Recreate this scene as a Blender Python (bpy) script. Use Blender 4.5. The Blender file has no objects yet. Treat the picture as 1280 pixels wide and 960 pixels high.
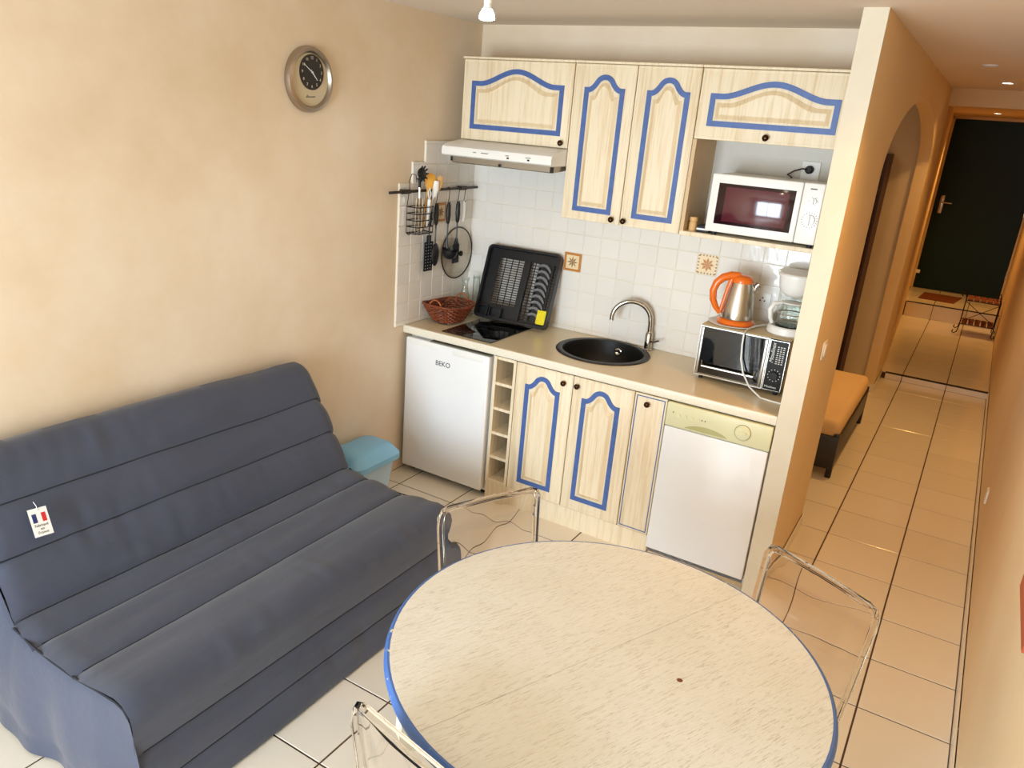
import bpy, bmesh, math, random
from mathutils import Vector, Matrix, Euler
from math import sin, cos, pi, sqrt, radians as R_
random.seed(7)
SC = bpy.context.scene
COL = SC.collection

# ------------------------------------------------------------------ camera
cam_d = bpy.data.cameras.new('camera'); cam = bpy.data.objects.new('camera', cam_d); COL.objects.link(cam)
cam.location = (2.6874, -4.0982, 2.0710)
Mr = Matrix.Rotation(0.5412, 3, 'Z') @ Matrix.Rotation(1.2252, 3, 'X') @ Matrix.Rotation(0.0758, 3, 'Z')
cam.rotation_euler = Mr.to_euler()
cam_d.sensor_fit = 'HORIZONTAL'; cam_d.sensor_width = 36.0
cam_d.lens = 983.083 / 1280 * 36.0
cam_d.shift_x = 28.6475 / 1280; cam_d.shift_y = 15.569 / 1280
cam_d.clip_start = 0.02
SC.camera = cam
# ------------------------------------------------------------------ view, world, lights
SC.view_settings.view_transform = 'Standard'; SC.view_settings.look = 'None'
SC.view_settings.gamma = 1.0; SC.view_settings.exposure = 0.20
SC.cycles.max_bounces = 12; SC.cycles.transparent_max_bounces = 16; SC.cycles.transmission_bounces = 10
SC.cycles.caustics_reflective = False; SC.cycles.caustics_refractive = False
W = bpy.data.worlds.new('world'); SC.world = W; W.use_nodes = True
W.node_tree.nodes['Background'].inputs[0].default_value = (0.62, 0.76, 1.0, 1)
W.node_tree.nodes['Background'].inputs[1].default_value = 1.2

def light(name, kind, loc, power, color, rot=(0, 0, 0), **kw):
    d = bpy.data.lights.new(name, kind); d.energy = power; d.color = color
    for k, v in kw.items(): setattr(d, k, v)
    o = bpy.data.objects.new(name, d); COL.objects.link(o); o.location = loc; o.rotation_euler = rot
    return o
# daylight through the French window behind the photographer
light('window_daylight', 'AREA', (1.45, -6.42, 1.15), 156, (0.78, 0.89, 1.0), (R_(90), 0, 0), shape='RECTANGLE', size=2.0, size_y=1.9, spread=R_(140))
WARM = (1.0, 0.78, 0.54)
WARM2 = (1.0, 0.53, 0.14)

# ------------------------------------------------------------------ materials
def lin(c):
    return tuple(((v / 255) / 12.92 if v / 255 <= 0.04045 else ((v / 255 + 0.055) / 1.055) ** 2.4) for v in c)
class NT:
    def __init__(s, name):
        s.m = bpy.data.materials.new(name); s.m.use_nodes = True; s.t = s.m.node_tree; s.n = s.t.nodes
        s.b = s.n['Principled BSDF']; s.out = s.n['Material Output']
    def node(s, typ, **kw):
        n = s.n.new(typ)
        for k, v in kw.items():
            if k.startswith('_'): setattr(n, k[1:], v)
            else: n.inputs[k.replace('__', ' ')].default_value = v
        return n
    def link(s, a, b): s.t.links.new(a, b)
    def coords(s, scale=(1, 1, 1), rot=(0, 0, 0)):
        tc = s.node('ShaderNodeTexCoord'); mp = s.node('ShaderNodeMapping')
        mp.inputs['Scale'].default_value = scale; mp.inputs['Rotation'].default_value = rot
        s.link(tc.outputs['Object'], mp.inputs['Vector']); return mp.outputs[0]
    def noise(s, vec, scale, detail=4, rough=0.55):
        n = s.node('ShaderNodeTexNoise'); n.inputs['Scale'].default_value = scale; n.inputs['Detail'].default_value = detail
        n.inputs['Roughness'].default_value = rough; s.link(vec, n.inputs['Vector']); return n.outputs['Fac']
    def ramp(s, fac, stops):
        r = s.node('ShaderNodeValToRGB'); el = r.color_ramp.elements
        while len(el) > 1: el.remove(el[-1])
        el[0].position = stops[0][0]; el[0].color = (*stops[0][1], 1)
        for p, c in stops[1:]:
            e = el.new(p); e.color = (*c, 1)
        s.link(fac, r.inputs[0]); return r.outputs[0]
    def bump(s, h, strength=0.3, dist=0.01):
        b = s.node('ShaderNodeBump'); b.inputs['Strength'].default_value = strength; b.inputs['Distance'].default_value = dist
        s.link(h, b.inputs['Height']); s.link(b.outputs[0], s.b.inputs['Normal'])
def setp(n, col=None, rough=0.5, metal=0, spec=None, coat=0):
    if col: n.b.inputs['Base Color'].default_value = (*lin(col), 1)
    n.b.inputs['Roughness'].default_value = rough; n.b.inputs['Metallic'].default_value = metal
    if spec is not None: n.b.inputs['Specular IOR Level'].default_value = spec
    if coat: n.b.inputs['Coat Weight'].default_value = coat
def plain(name, col, rough=0.5, metal=0, var=0.04, scale=6, bump=0.0, bscale=60, coat=0, spec=None):
    n = NT(name); setp(n, col, rough, metal, spec, coat)
    v = n.coords(); f = n.noise(v, scale)
    c = lin(col); n.link(n.ramp(f, [(0.3, tuple(max(0, x * (1 - var)) for x in c)), (0.7, tuple(min(1, x * (1 + var)) for x in c))]), n.b.inputs['Base Color'])
    if bump: n.bump(n.noise(v, bscale), bump, 0.002)
    return n.m
def paint(name, a, b, scale=1.1, rough=0.75, bump=0.12):
    n = NT(name); setp(n, None, rough); v = n.coords()
    f = n.noise(v, scale, 5, 0.6)
    n.link(n.ramp(f, [(0.32, lin(a)), (0.68, lin(b))]), n.b.inputs['Base Color'])
    n.bump(n.noise(v, 38, 6), bump, 0.004); return n.m
def wood(name, a, b, axis='z', rough=0.5, bump=0.25, s=30):
    n = NT(name); setp(n, None, rough)
    sc = {'z': (s, s, 2.2), 'x': (2.2, s, s), 'y': (s, 2.2, s)}[axis]
    v = n.coords(sc); f = n.noise(v, 1.0, 6, 0.62)
    fine = n.noise(n.coords(tuple(q * 5 for q in sc)), 1.0, 3, 0.5)
    mx = n.node('ShaderNodeMath', _operation='ADD'); n.link(f, mx.inputs[0]); 
    m2 = n.node('ShaderNodeMath', _operation='MULTIPLY'); n.link(fine, m2.inputs[0]); m2.inputs[1].default_value = 0.35
    n.link(m2.outputs[0], mx.inputs[1])
    n.link(n.ramp(mx.outputs[0], [(0.48, lin(a)), (0.72, lin(b))]), n.b.inputs['Base Color'])
    n.bump(mx.outputs[0], bump, 0.002); return n.m
def metal(name, col, rough=0.2):
    n = NT(name); setp(n, col, rough, 1.0); return n.m
def glass(name, col=(255, 255, 255), rough=0.0, ior=1.45):
    n = NT(name); setp(n, col, rough); n.b.inputs['Transmission Weight'].default_value = 1.0; n.b.inputs['IOR'].default_value = ior; return n.m
def sheet(name, tint=(250, 248, 245), k=0.92, base=0.03):
    """clear sheet: transparent with fresnel gloss"""
    n = NT(name); n.n.remove(n.b)
    tr = n.node('ShaderNodeBsdfTransparent'); tr.inputs[0].default_value = (*lin(tint), 1)
    gl = n.node('ShaderNodeBsdfGlossy'); gl.inputs['Roughness'].default_value = 0.03
    lw = n.node('ShaderNodeLayerWeight'); lw.inputs['Blend'].default_value = 0.25
    ad = n.node('ShaderNodeMath', _operation='MULTIPLY_ADD'); n.link(lw.outputs['Fresnel'], ad.inputs[0]); ad.inputs[1].default_value = k; ad.inputs[2].default_value = base
    mx = n.node('ShaderNodeMixShader'); n.link(ad.outputs[0], mx.inputs[0]); n.link(tr.outputs[0], mx.inputs[1]); n.link(gl.outputs[0], mx.inputs[2])
    n.link(mx.outputs[0], n.out.inputs[0]); return n.m
def emit(name, col, strength):
    n = NT(name); setp(n, (0, 0, 0), 0.5); n.b.inputs['Emission Color'].default_value = (*col, 1); n.b.inputs['Emission Strength'].default_value = strength; return n.m

M = {}
M['wall_cream'] = paint('cream_plaster', (220, 196, 164), (238, 222, 202))
M['wall_ochre'] = paint('ochre_wash', (232, 202, 156), (236, 210, 168), 1.6)
M['wall_peach'] = paint('peach_wash', (230, 202, 162), (236, 212, 176), 1.6)
M['wall_grey'] = paint('beige_plaster', (214, 196, 172), (220, 204, 182), 1.6)
M['cap'] = paint('pale_cream_plaster', (220, 208, 186), (228, 217, 196), 2.5, 0.7, 0.2)
M['ceiling'] = paint('ceiling_paint', (226, 212, 196), (232, 219, 204), 0.7, 0.9, 0.05)
M['white_wall'] = plain('white_paint', (214, 208, 200), 0.7)
def tile_mat(name, a, b, rough, wob):
    n = NT(name); setp(n, None, rough)
    oi = n.node('ShaderNodeObjectInfo')
    n.link(n.ramp(oi.outputs['Random'], [(0, lin(a)), (1, lin(b))]), n.b.inputs['Base Color'])
    tc = n.node('ShaderNodeTexCoord'); ad = n.node('ShaderNodeVectorMath', _operation='ADD')
    n.link(tc.outputs['Object'], ad.inputs[0]); n.link(oi.outputs['Location'], ad.inputs[1])
    n.bump(n.noise(ad.outputs[0], 16 if wob > 0.2 else 3, 2), wob, 0.006); return n.m
M['wtile'] = tile_mat('glazed_wall_tile', (234, 228, 220), (238, 232, 225), 0.12, 0.22)
M['ftile'] = tile_mat('glazed_floor_tile', (232, 224, 210), (238, 230, 218), 0.16, 0.04)
M['ftile2'] = M['ftile']
M['wgrout'] = plain('wall_grout', (236, 226, 210), 0.8)
M['fgrout'] = plain('floor_grout', (84, 58, 40), 0.9)
M['oak'] = wood('limed_oak', (221, 198, 160), (238, 222, 194), 'z', s=55)
M['oakx'] = wood('limed_oak_across', (221, 198, 160), (238, 222, 194), 'z', s=55)
M['patina'] = wood('limed_oak_patina', (208, 181, 140), (226, 202, 164), 'z', s=55)
M['oakin'] = plain('cabinet_interior', (206, 176, 134), 0.5)
M['blue'] = plain('blue_paint', (70, 98, 160), 0.45, 0, 0.12, 30)
M['knob'] = metal('bronze', (70, 48, 34), 0.3)
M['brass'] = metal('dull_brass', (140, 105, 60), 0.3)
M['enamel'] = plain('white_enamel', (240, 240, 242), 0.3, 0, 0.01, 2, coat=0.3)
M['whiteplastic'] = plain('white_plastic', (240, 238, 234), 0.35, 0, 0.01, 3)
M['creamplastic'] = plain('cream_plastic', (222, 218, 178), 0.35, 0, 0.01, 3)
M['greytext'] = plain('grey_print', (120, 118, 105), 0.6)
M['darktext'] = plain('dark_print', (60, 58, 58), 0.5)
M['whitetext'] = plain('white_print', (225, 225, 220), 0.5)
M['black'] = plain('black_plastic', (20, 20, 24), 0.4)
M['blackmatt'] = plain('black_matt', (17, 17, 19), 0.6)
M['blackgloss'] = plain('black_glass', (9, 9, 11), 0.04, coat=0.5)
M['granite'] = plain('black_granite_resin', (25, 24, 25), 0.42, 0, 0.3, 200, bump=0.1, bscale=400)
M['chrome'] = metal('chrome', (190, 186, 180), 0.10)
M['steel'] = metal('brushed_steel', (205, 200, 192), 0.22)
M['grille'] = metal('hood_grille_metal', (175, 165, 150), 0.45)
M['iron'] = plain('wrought_iron', (44, 32, 26), 0.45, 0.6)
M['irongrey'] = plain('rail_metal', (72, 62, 54), 0.4, 0.7)
M['orange'] = plain('orange_plastic', (236, 112, 22), 0.28, coat=0.3)
M['glass'] = glass('clear_glass')
M['pmma'] = glass('clear_acrylic', (250, 246, 242), 0.0, 1.42)
M['sheet'] = sheet('acrylic_sheet', (247, 244, 240))
M['thinglass'] = sheet('thin_glass', (252, 254, 253), 0.34, 0.02)
M['lidglass'] = sheet('lid_glass', (252, 250, 246), 0.22, 0.02)
M['ovenglass'] = sheet('oven_door_glass', (120, 118, 120), 0.9, 0.05)
M['fabric'] = None
M['bin'] = plain('pale_blue_plastic', (186, 216, 244), 0.35)
M['binlid'] = plain('turquoise_plastic', (132, 194, 238), 0.3)
M['wicker'] = plain('wicker', (120, 56, 28), 0.5, 0, 0.4, 40)
M['wickerl'] = plain('wicker_light', (176, 92, 48), 0.5, 0, 0.3, 40)
M['sponge'] = plain('yellow_sponge', (232, 214, 40), 0.9, 0, 0.1, 80, bump=0.4, bscale=300)
M['doorgreen'] = plain('dark_green_door', (13, 40, 34), 0.5, 0, 0.1, 3, spec=0.25)
M['slatwood'] = wood('red_brown_wood', (110, 52, 30), (140, 72, 44), 'y')
M['mat'] = plain('rust_mat', (120, 62, 34), 0.95, 0, 0.3, 60, bump=0.5, bscale=200)
M['shelfdark'] = plain('dark_mahogany', (58, 24, 18), 0.5)
M['shelfred'] = plain('red_brown_box', (126, 58, 36), 0.7)
M['bedframe'] = plain('black_wood', (28, 22, 20), 0.4)
M['bedsheet'] = plain('cream_sheet', (232, 198, 150), 0.8, 0, 0.04, 4, bump=0.3, bscale=14)
M['mattress'] = plain('white_sheet', (222, 206, 186), 0.85)
M['woodspoon'] = plain('beech', (222, 176, 116), 0.6)
M['yellowplastic'] = plain('amber_plastic', (226, 166, 60), 0.35)
M['paper'] = plain('white_card', (238, 238, 238), 0.6, 0, 0.01)
M['flagblue'] = plain('flag_blue', (36, 48, 108), 0.6)
M['flagred'] = plain('flag_red', (206, 44, 48), 0.6)
M['maroon'] = plain('maroon_mesh_window', (86, 30, 40), 0.12, coat=0.5)
M['maroondark'] = plain('dark_maroon', (38, 8, 14), 0.1)
M['clockrim'] = metal('brushed_pewter', (176, 164, 150), 0.35)
M['clockdial'] = plain('clock_dial_cream', (206, 190, 160), 0.5)
M['clockface'] = plain('clock_face_black', (34, 30, 30), 0.5)
M['bulb'] = emit('lit_bulb', (1.0, 0.86, 0.62), 26)
M['spotlens'] = emit('lit_spot_lens', (1.0, 0.8, 0.55), 14)
M['rust'] = plain('terracotta_frame', (176, 84, 44), 0.6)
M['decoo'] = plain('ochre_glaze', (196, 130, 62), 0.25)
M['decol'] = plain('cream_glaze', (240, 216, 176), 0.25)
M['decod'] = plain('olive_glaze', (142, 108, 64), 0.25)
M['aluminium'] = metal('aluminium_nosing', (190, 186, 178), 0.35)
M['riser'] = plain('riser_tile', (232, 222, 212), 0.25)

# worktop: speckled laminate
def m_worktop(name, a, b):
    n = NT(name); setp(n, None, 0.28)
    v = n.coords(); f = n.noise(v, 240, 2, 0.6)
    n.link(n.ramp(f, [(0.36, lin(a)), (0.5, lin(b))]), n.b.inputs['Base Color']); return n.m
M['worktop'] = m_worktop('speckled_laminate', (216, 196, 158), (230, 214, 182))
M['workedge'] = m_worktop('speckled_laminate_edge', (226, 214, 192), (240, 232, 214))
# couch fabric
n = NT('slate_canvas'); setp(n, (72, 73, 88), 0.85); v = n.coords()
f = n.noise(v, 3, 4); n.link(n.ramp(f, [(0.3, lin((62, 67, 85))), (0.7, lin((68, 73, 92)))]), n.b.inputs['Base Color'])
n.b.inputs['Sheen Weight'].default_value = 0.25
n.bump(n.noise(n.coords((1, 0.35, 1)), 9, 5, 0.6), 0.35, 0.012); M['fabric'] = n.m
M['seam'] = plain('seam_piping', (34, 35, 44), 0.9)
# table top paint: brushed cream with dark grain cracks
TDIR = math.atan2(0.921, 0.389)
def m_table():
    n = NT('brushed_cream_paint'); setp(n, None, 0.42)
    v = n.coords((5, 150, 40), (0, 0, -TDIR))
    # rotate first, then scale: use two mappings
    tc = n.node('ShaderNodeTexCoord'); m1 = n.node('ShaderNodeMapping'); m1.inputs['Rotation'].default_value = (0, 0, -TDIR)
    m2 = n.node('ShaderNodeMapping'); m2.inputs['Scale'].default_value = (30, 340, 30)
    n.link(tc.outputs['Object'], m1.inputs[0]); n.link(m1.outputs[0], m2.inputs[0])
    f = n.noise(m2.outputs[0], 1.0, 5, 0.65)
    big = n.noise(tc.outputs['Object'], 3.2, 3)
    base = n.ramp(big, [(0.35, lin((240, 238, 230))), (0.65, lin((246, 245, 240)))])
    cr = n.ramp(f, [(0.38, (1, 1, 1)), (0.46, (0, 0, 0))])
    pat = n.noise(tc.outputs['Object'], 8, 3); pr = n.ramp(pat, [(0.3, (0.35, 0.35, 0.35)), (0.6, (1, 1, 1))])
    mm = n.node('ShaderNodeMath', _operation='MULTIPLY'); n.link(cr, mm.inputs[0]); n.link(pr, mm.inputs[1])
    m3 = n.node('ShaderNodeMath', _operation='MULTIPLY'); n.link(mm.outputs[0], m3.inputs[0]); m3.inputs[1].default_value = 0.42
    mix = n.node('ShaderNodeMix', _data_type='RGBA'); n.link(m3.outputs[0], mix.inputs['Factor'])
    n.link(base, mix.inputs[6]); mix.inputs[7].default_value = (*lin((164, 144, 104)), 1)
    n.link(mix.outputs[2], n.b.inputs['Base Color'])
    n.bump(f, 0.9, 0.004); return n.m
M['tablepaint'] = m_table()
def m_rim():
    n = NT('chipped_blue_rim'); setp(n, None, 0.45)
    v = n.coords(); f = n.noise(v, 38, 4, 0.6)
    n.link(n.ramp(f, [(0.63, lin((74, 112, 182))), (0.66, lin((232, 222, 200)))]), n.b.inputs['Base Color']); return n.m
M['rim'] = m_rim()
M['tablecream'] = plain('cream_table_paint', (232, 220, 192), 0.5)

# ------------------------------------------------------------------ builders
class B:
    """collects shapes in one bmesh"""
    def __init__(s): s.bm = bmesh.new()
    def box(s, x0, x1, y0, y1, z0, z1, bev=0, seg=2):
        g = bmesh.ops.create_cube(s.bm, size=1.0)
        bmesh.ops.transform(s.bm, matrix=Matrix.Translation(((x0 + x1) / 2, (y0 + y1) / 2, (z0 + z1) / 2)) @ Matrix.Diagonal((abs(x1 - x0), abs(y1 - y0), abs(z1 - z0), 1)), verts=g['verts'])
        if bev:
            es = list({e for vv in g['verts'] for e in vv.link_edges})
            bmesh.ops.bevel(s.bm, geom=es, offset=bev, segments=seg, affect='EDGES', profile=0.5)
        return s
    def cyl(s, p0, p1, r0, r1=None, n=20, caps=True):
        p0, p1 = Vector(p0), Vector(p1); r1 = r0 if r1 is None else r1
        d = p1 - p0; q = d.to_track_quat('Z', 'Y').to_matrix().to_4x4()
        bmesh.ops.create_cone(s.bm, cap_ends=caps, segments=n, radius1=r0, radius2=r1, depth=d.length, matrix=Matrix.Translation((p0 + p1) / 2) @ q)
        return s
    def lathe(s, prof, c, n=32, axis=(0, 0, 1), close=True):
        """prof list of (r, h) along axis from point c"""
        q = Vector(axis).to_track_quat('Z', 'Y').to_matrix().to_4x4(); T = Matrix.Translation(c) @ q
        rings = []
        for r, h in prof:
            if r < 1e-6: rings.append([s.bm.verts.new(T @ Vector((0, 0, h)))])
            else: rings.append([s.bm.verts.new(T @ Vector((r * cos(2 * pi * i / n), r * sin(2 * pi * i / n), h))) for i in range(n)])
        for a, b in zip(rings, rings[1:]):
            for i in range(n):
                j = (i + 1) % n
                if len(a) == 1 and len(b) == 1: continue
                if len(a) == 1: s.bm.faces.new((a[0], b[j], b[i]))
                elif len(b) == 1: s.bm.faces.new((a[i], a[j], b[0]))
                else: s.bm.faces.new((a[i], a[j], b[j], b[i]))
        return s
    def tube(s, pts, r, n=8, closed=False, flat=1.0):
        pts = [Vector(p) for p in pts]; rings = []; N = len(pts)
        up = None
        for i, p in enumerate(pts):
            a = pts[(i - 1) % N] if (closed or i > 0) else p
            b = pts[(i + 1) % N] if (closed or i < N - 1) else p
            t = (b - a).normalized()
            if up is None: up = t.orthogonal().normalized()
            else:
                up = up - t * up.dot(t)
                up = up.normalized() if up.length > 1e-6 else t.orthogonal().normalized()
            sd = t.cross(up); rr = r[i] if isinstance(r, (list, tuple)) else r
            rings.append([s.bm.verts.new(p + (up * cos(2 * pi * k / n) + sd * sin(2 * pi * k / n) * flat) * rr) for k in range(n)])
        M_ = N if closed else N - 1
        for i in range(M_):
            a, b = rings[i], rings[(i + 1) % N]
            for k in range(n): s.bm.faces.new((a[k], a[(k + 1) % n], b[(k + 1) % n], b[k]))
        if not closed: s.bm.faces.new(rings[0][::-1]); s.bm.faces.new(rings[-1])
        return s
    def prism(s, poly, d, origin=(0, 0, 0), U=(1, 0, 0), V=(0, 0, 1), bev=0):
        """poly in (u,v); extruded by vector d"""
        o, U, V, d = Vector(origin), Vector(U), Vector(V), Vector(d)
        vs = [s.bm.verts.new(o + U * a + V * b) for a, b in poly]
        f = s.bm.faces.new(vs); g = bmesh.ops.extrude_face_region(s.bm, geom=[f])
        nv = [x for x in g['geom'] if isinstance(x, bmesh.types.BMVert)]
        bmesh.ops.translate(s.bm, verts=nv, vec=d)
        return s
    def ring(s, outer, inner, d, origin=(0, 0, 0), U=(1, 0, 0), V=(0, 0, 1)):
        o, U, V, d = Vector(origin), Vector(U), Vector(V), Vector(d); n = len(outer)
        P = lambda q, k: s.bm.verts.new(o + U * q[0] + V * q[1] + d * k)
        a0 = [P(q, 0) for q in outer]; b0 = [P(q, 0) for q in inner]; a1 = [P(q, 1) for q in outer]; b1 = [P(q, 1) for q in inner]
        for i in range(n):
            j = (i + 1) % n
            for w in ((a0[i], a0[j], b0[j], b0[i]), (a1[i], b1[i], b1[j], a1[j]), (a0[i], a1[i], a1[j], a0[j]), (b0[i], b0[j], b1[j], b1[i])): s.bm.faces.new(w)
        return s
    def grid(s, f, nu, nv, closed_u=False):
        V = [[s.bm.verts.new(f(i / nu, j / nv)) for j in range(nv + 1)] for i in range(nu if closed_u else nu + 1)]
        for i in range(nu):
            a = V[i]; b = V[(i + 1) % len(V)]
            for j in range(nv): s.bm.faces.new((a[j], b[j], b[j + 1], a[j + 1]))
        return s
    def sphere(s, c, r, sc=(1, 1, 1), n=16):
        bmesh.ops.create_uvsphere(s.bm, u_segments=n, v_segments=n // 2 + 2, radius=r, matrix=Matrix.Translation(c) @ Matrix.Diagonal((*sc, 1))); return s
    def torus(s, c, R, r, axis=(0, 0, 1), n=32, m=8, a0=0, a1=2 * pi):
        q = Vector(axis).to_track_quat('Z', 'Y').to_matrix(); c = Vector(c)
        full = abs(a1 - a0 - 2 * pi) < 1e-6
        pts = [c + q @ Vector((R * cos(a0 + (a1 - a0) * i / n), R * sin(a0 + (a1 - a0) * i / n), 0)) for i in range(n if full else n + 1)]
        return s.tube(pts, r, m, full)
    def xf(s, m):
        bmesh.ops.transform(s.bm, matrix=m, verts=s.bm.verts); return s
    def mesh(s, name, m, smooth=True, sub=0):
        bmesh.ops.recalc_face_normals(s.bm, faces=s.bm.faces)
        me = bpy.data.meshes.new(name); s.bm.to_mesh(me); s.bm.free()
        if m: me.materials.append(M[m] if isinstance(m, str) else m)
        if smooth:
            for p in me.polygons: p.use_smooth = True
            try: me.set_sharp_from_angle(angle=R_(38))
            except Exception: pass
        return me
LOCAL = set()
def world_of(o):
    v = Vector((0, 0, 0))
    while o is not None: v = v + Vector(o.location); o = o.parent
    return v
def link(name, me, parent=None, label=None):
    o = bpy.data.objects.new(name, me); COL.objects.link(o)
    if parent is not None:
        o.parent = parent
        r = parent
        while r.parent: r = r.parent
        if r.name not in LOCAL: o.location = -world_of(parent)
    if label: o['label'] = label
    return o
def part(name, b, m, parent, label=None, smooth=True): return link(name, b.mesh(name, m, smooth), parent, label)
def thing(name, label, cat, loc=(0, 0, 0), group=None, local=False):
    o = bpy.data.objects.new(name, None); COL.objects.link(o); o.location = loc; o.empty_display_size = 0.1
    o['label'] = label; o['category'] = cat
    if group: o['group'] = group
    if local: LOCAL.add(o.name)
    return o
def single(name, b, m, label, cat, group=None, smooth=True):
    o = link(name, b.mesh(name, m, smooth)); o['label'] = label; o['category'] = cat
    if group: o['group'] = group
    return o
def struct(name, b, m, parent=None, smooth=False):
    o = link(name, b.mesh(name, m, smooth), parent)
    if parent is None: o['kind'] = 'structure'
    return o
def text(name, s, size, origin, U, V, m, parent, align='CENTER', ext=0.0004, shear=0):
    c = bpy.data.curves.new(name, 'FONT'); c.body = s; c.size = size; c.extrude = ext; c.align_x = align; c.align_y = 'CENTER'; c.shear = shear
    tmp = bpy.data.objects.new(name, c); COL.objects.link(tmp); bpy.context.view_layer.update()
    me = bpy.data.meshes.new_from_object(tmp.evaluated_get(bpy.context.evaluated_depsgraph_get())); me.materials.clear(); me.materials.append(M[m])
    bpy.data.objects.remove(tmp); o = bpy.data.objects.new(name, me); COL.objects.link(o)
    U, V = Vector(U).normalized(), Vector(V).normalized(); Wn = U.cross(V)
    o.rotation_euler = Matrix((U, V, Wn)).transposed().to_euler()
    o.location = Vector(origin)
    if parent is not None:
        o.parent = parent; r = parent
        while r.parent: r = r.parent
        if r.name not in LOCAL: o.location = Vector(origin) - world_of(parent)
    return o
def copy_tree(o, parent=None):
    c = o.copy(); COL.objects.link(c)
    if parent is not None: c.parent = parent
    for ch in list(o.children): copy_tree(ch, c)
    return c

# ------------------------------------------------------------------ room shell
ZC = 2.536; XD = 2.100; XQ = 2.188; XW = 3.03; YP = -0.636; YS = 3.88; YB = -6.3
ARY0, ARY1, ARS, ARH = 0.26, 3.30, 1.91, 0.42
# floor slab (grout) with a tile object on each cell
floor = struct('floor', B().box(-0.1, XW + 0.1, YB - 0.1, YS, -0.10, -0.003), 'fgrout')
TX, TY, PX, PY = 2.6965, -1.159, 0.3652, 0.3595
cache = {}
def ftile(x0, x1, y0, y1, parent, z=-0.010, g=0.0035, mat='ftile'):
    w, h = round(x1 - x0 - 2 * g, 4), round(y1 - y0 - 2 * g, 4)
    if w < 0.01 or h < 0.01: return
    if (w, h, mat) not in cache:
        bb = B(); hh = 0.010; e = 0.0015
        lo = [(-w / 2, -h / 2), (w / 2, -h / 2), (w / 2, h / 2), (-w / 2, h / 2)]
        a = [bb.bm.verts.new((x, y, 0)) for x, y in lo]; b_ = [bb.bm.verts.new((x, y, hh - e)) for x, y in lo]
        c_ = [bb.bm.verts.new((x - math.copysign(e, x), y - math.copysign(e, y), hh)) for x, y in lo]
        for p_, q_ in ((a, b_), (b_, c_)):
            for i in range(4): bb.bm.faces.new((p_[i], p_[(i + 1) % 4], q_[(i + 1) % 4], q_[i]))
        bb.bm.faces.new(c_)
        cache[(w, h, mat)] = bb.mesh('tile', mat, False)
    o = link('tile', cache[(w, h, mat)], parent); o.location = Vector(((x0 + x1) / 2, (y0 + y1) / 2, z)) - world_of(parent)
    return o
for i in range(-8, 2):
    for j in range(-15, 15):
        x0, x1 = TX + i * PX, TX + (i + 1) * PX; y0, y1 = TY + j * PY, TY + (j + 1) * PY
        x0, x1, y0, y1 = max(x0, 0.0), min(x1, XW - 0.008), max(y0, YB), min(y1, YS)
        if x1 - x0 < 0.03 or y1 - y0 < 0.03: continue
        if y0 >= 0: x0 = max(x0, 0.9)
        elif x1 <= 2.1 and y0 > -0.55: continue
        if x1 - x0 < 0.03: continue
        ftile(x0, x1, y0, y1, floor)
# vestibule (one small step up), landing (second step up)
ZV, ZL, YL, YD = 0.06, 0.24, 6.9, 8.15
vest = struct('trim_1', B().box(2.0, XW + 0.1, YS, YL + 0.02, -0.1, ZV - 0.010), 'fgrout')
vest['label'] = 'hall floor one low step up, beyond the white tiled riser'
for i in range(-2, 2):
    for j in range(14, 23):
        x0, x1 = TX + i * PX, TX + (i + 1) * PX; y0, y1 = TY + j * PY, TY + (j + 1) * PY
        x0, x1, y0, y1 = max(x0, 2.02), min(x1, XW), max(y0, YS + 0.012), min(y1, YL)
        if x1 - x0 < 0.03 or y1 - y0 < 0.03: continue
        ftile(x0, x1, y0, y1, vest, ZV - 0.010)
land = struct('trim_2', B().box(1.9, XW + 0.1, YL, YD + 0.1, -0.1, ZL - 0.010), 'fgrout')
land['label'] = 'tiled landing in front of the dark entrance door'
for i in range(-3, 2):
    for j in range(4):
        x0, x1 = TX + i * PX, TX + (i + 1) * PX; y0, y1 = YL + j * 0.36, YL + (j + 1) * 0.36
        x0, x1, y1 = max(x0, 1.93), min(x1, XW), min(y1, YD)
        if x1 - x0 < 0.03: continue
        ftile(x0, x1, y0, y1, land, ZL - 0.010)
# risers: tiles standing on edge, plus metal nosing
def riser(nm, y, z0, z1, xa, xb, lab):
    r = struct(nm, B().box(xa, xb, y - 0.004, y + 0.006, z0, z1 - 0.006), 'fgrout'); r['label'] = lab
    for i in range(-3, 2):
        x0, x1 = max(TX + i * PX, xa), min(TX + (i + 1) * PX, xb)
        if x1 - x0 < 0.03: continue
        part('tile', B().box(x0 + 0.003, x1 - 0.003, y - 0.012, y - 0.003, z0 + 0.002, z1 - 0.008), 'riser', r, smooth=False)
    part('nosing', B().box(xa, xb, y - 0.0125, y + 0.022, z1 - 0.006, z1 + 0.0015), 'iron', r, smooth=False)
riser('trim_3', YS, 0.0, ZV, XQ + 0.0, XW, 'low white tiled riser with a dark metal nosing across the corridor')
riser('trim_4', YL, ZV, ZL, 2.03, XW, 'higher tiled riser with dark nosing below the entrance door')

# walls
struct('wall_left', B().box(-0.12, 0.0, YB - 0.1, 0.12, 0, ZC), 'wall_cream')
wback = struct('wall_back', B().box(0.0, XD, 0.0, 0.10, 0, ZC), 'wall_cream')
wr = struct('wall_right', B().box(XW, XW + 0.12, YB - 0.1, YD + 0.1, 0, ZC + 0.1), 'wall_peach')
struct('ceiling', B().box(-0.12, XW + 0.12, YB - 0.1, YS + 0.05, ZC, ZC + 0.1), 'ceiling')
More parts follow.
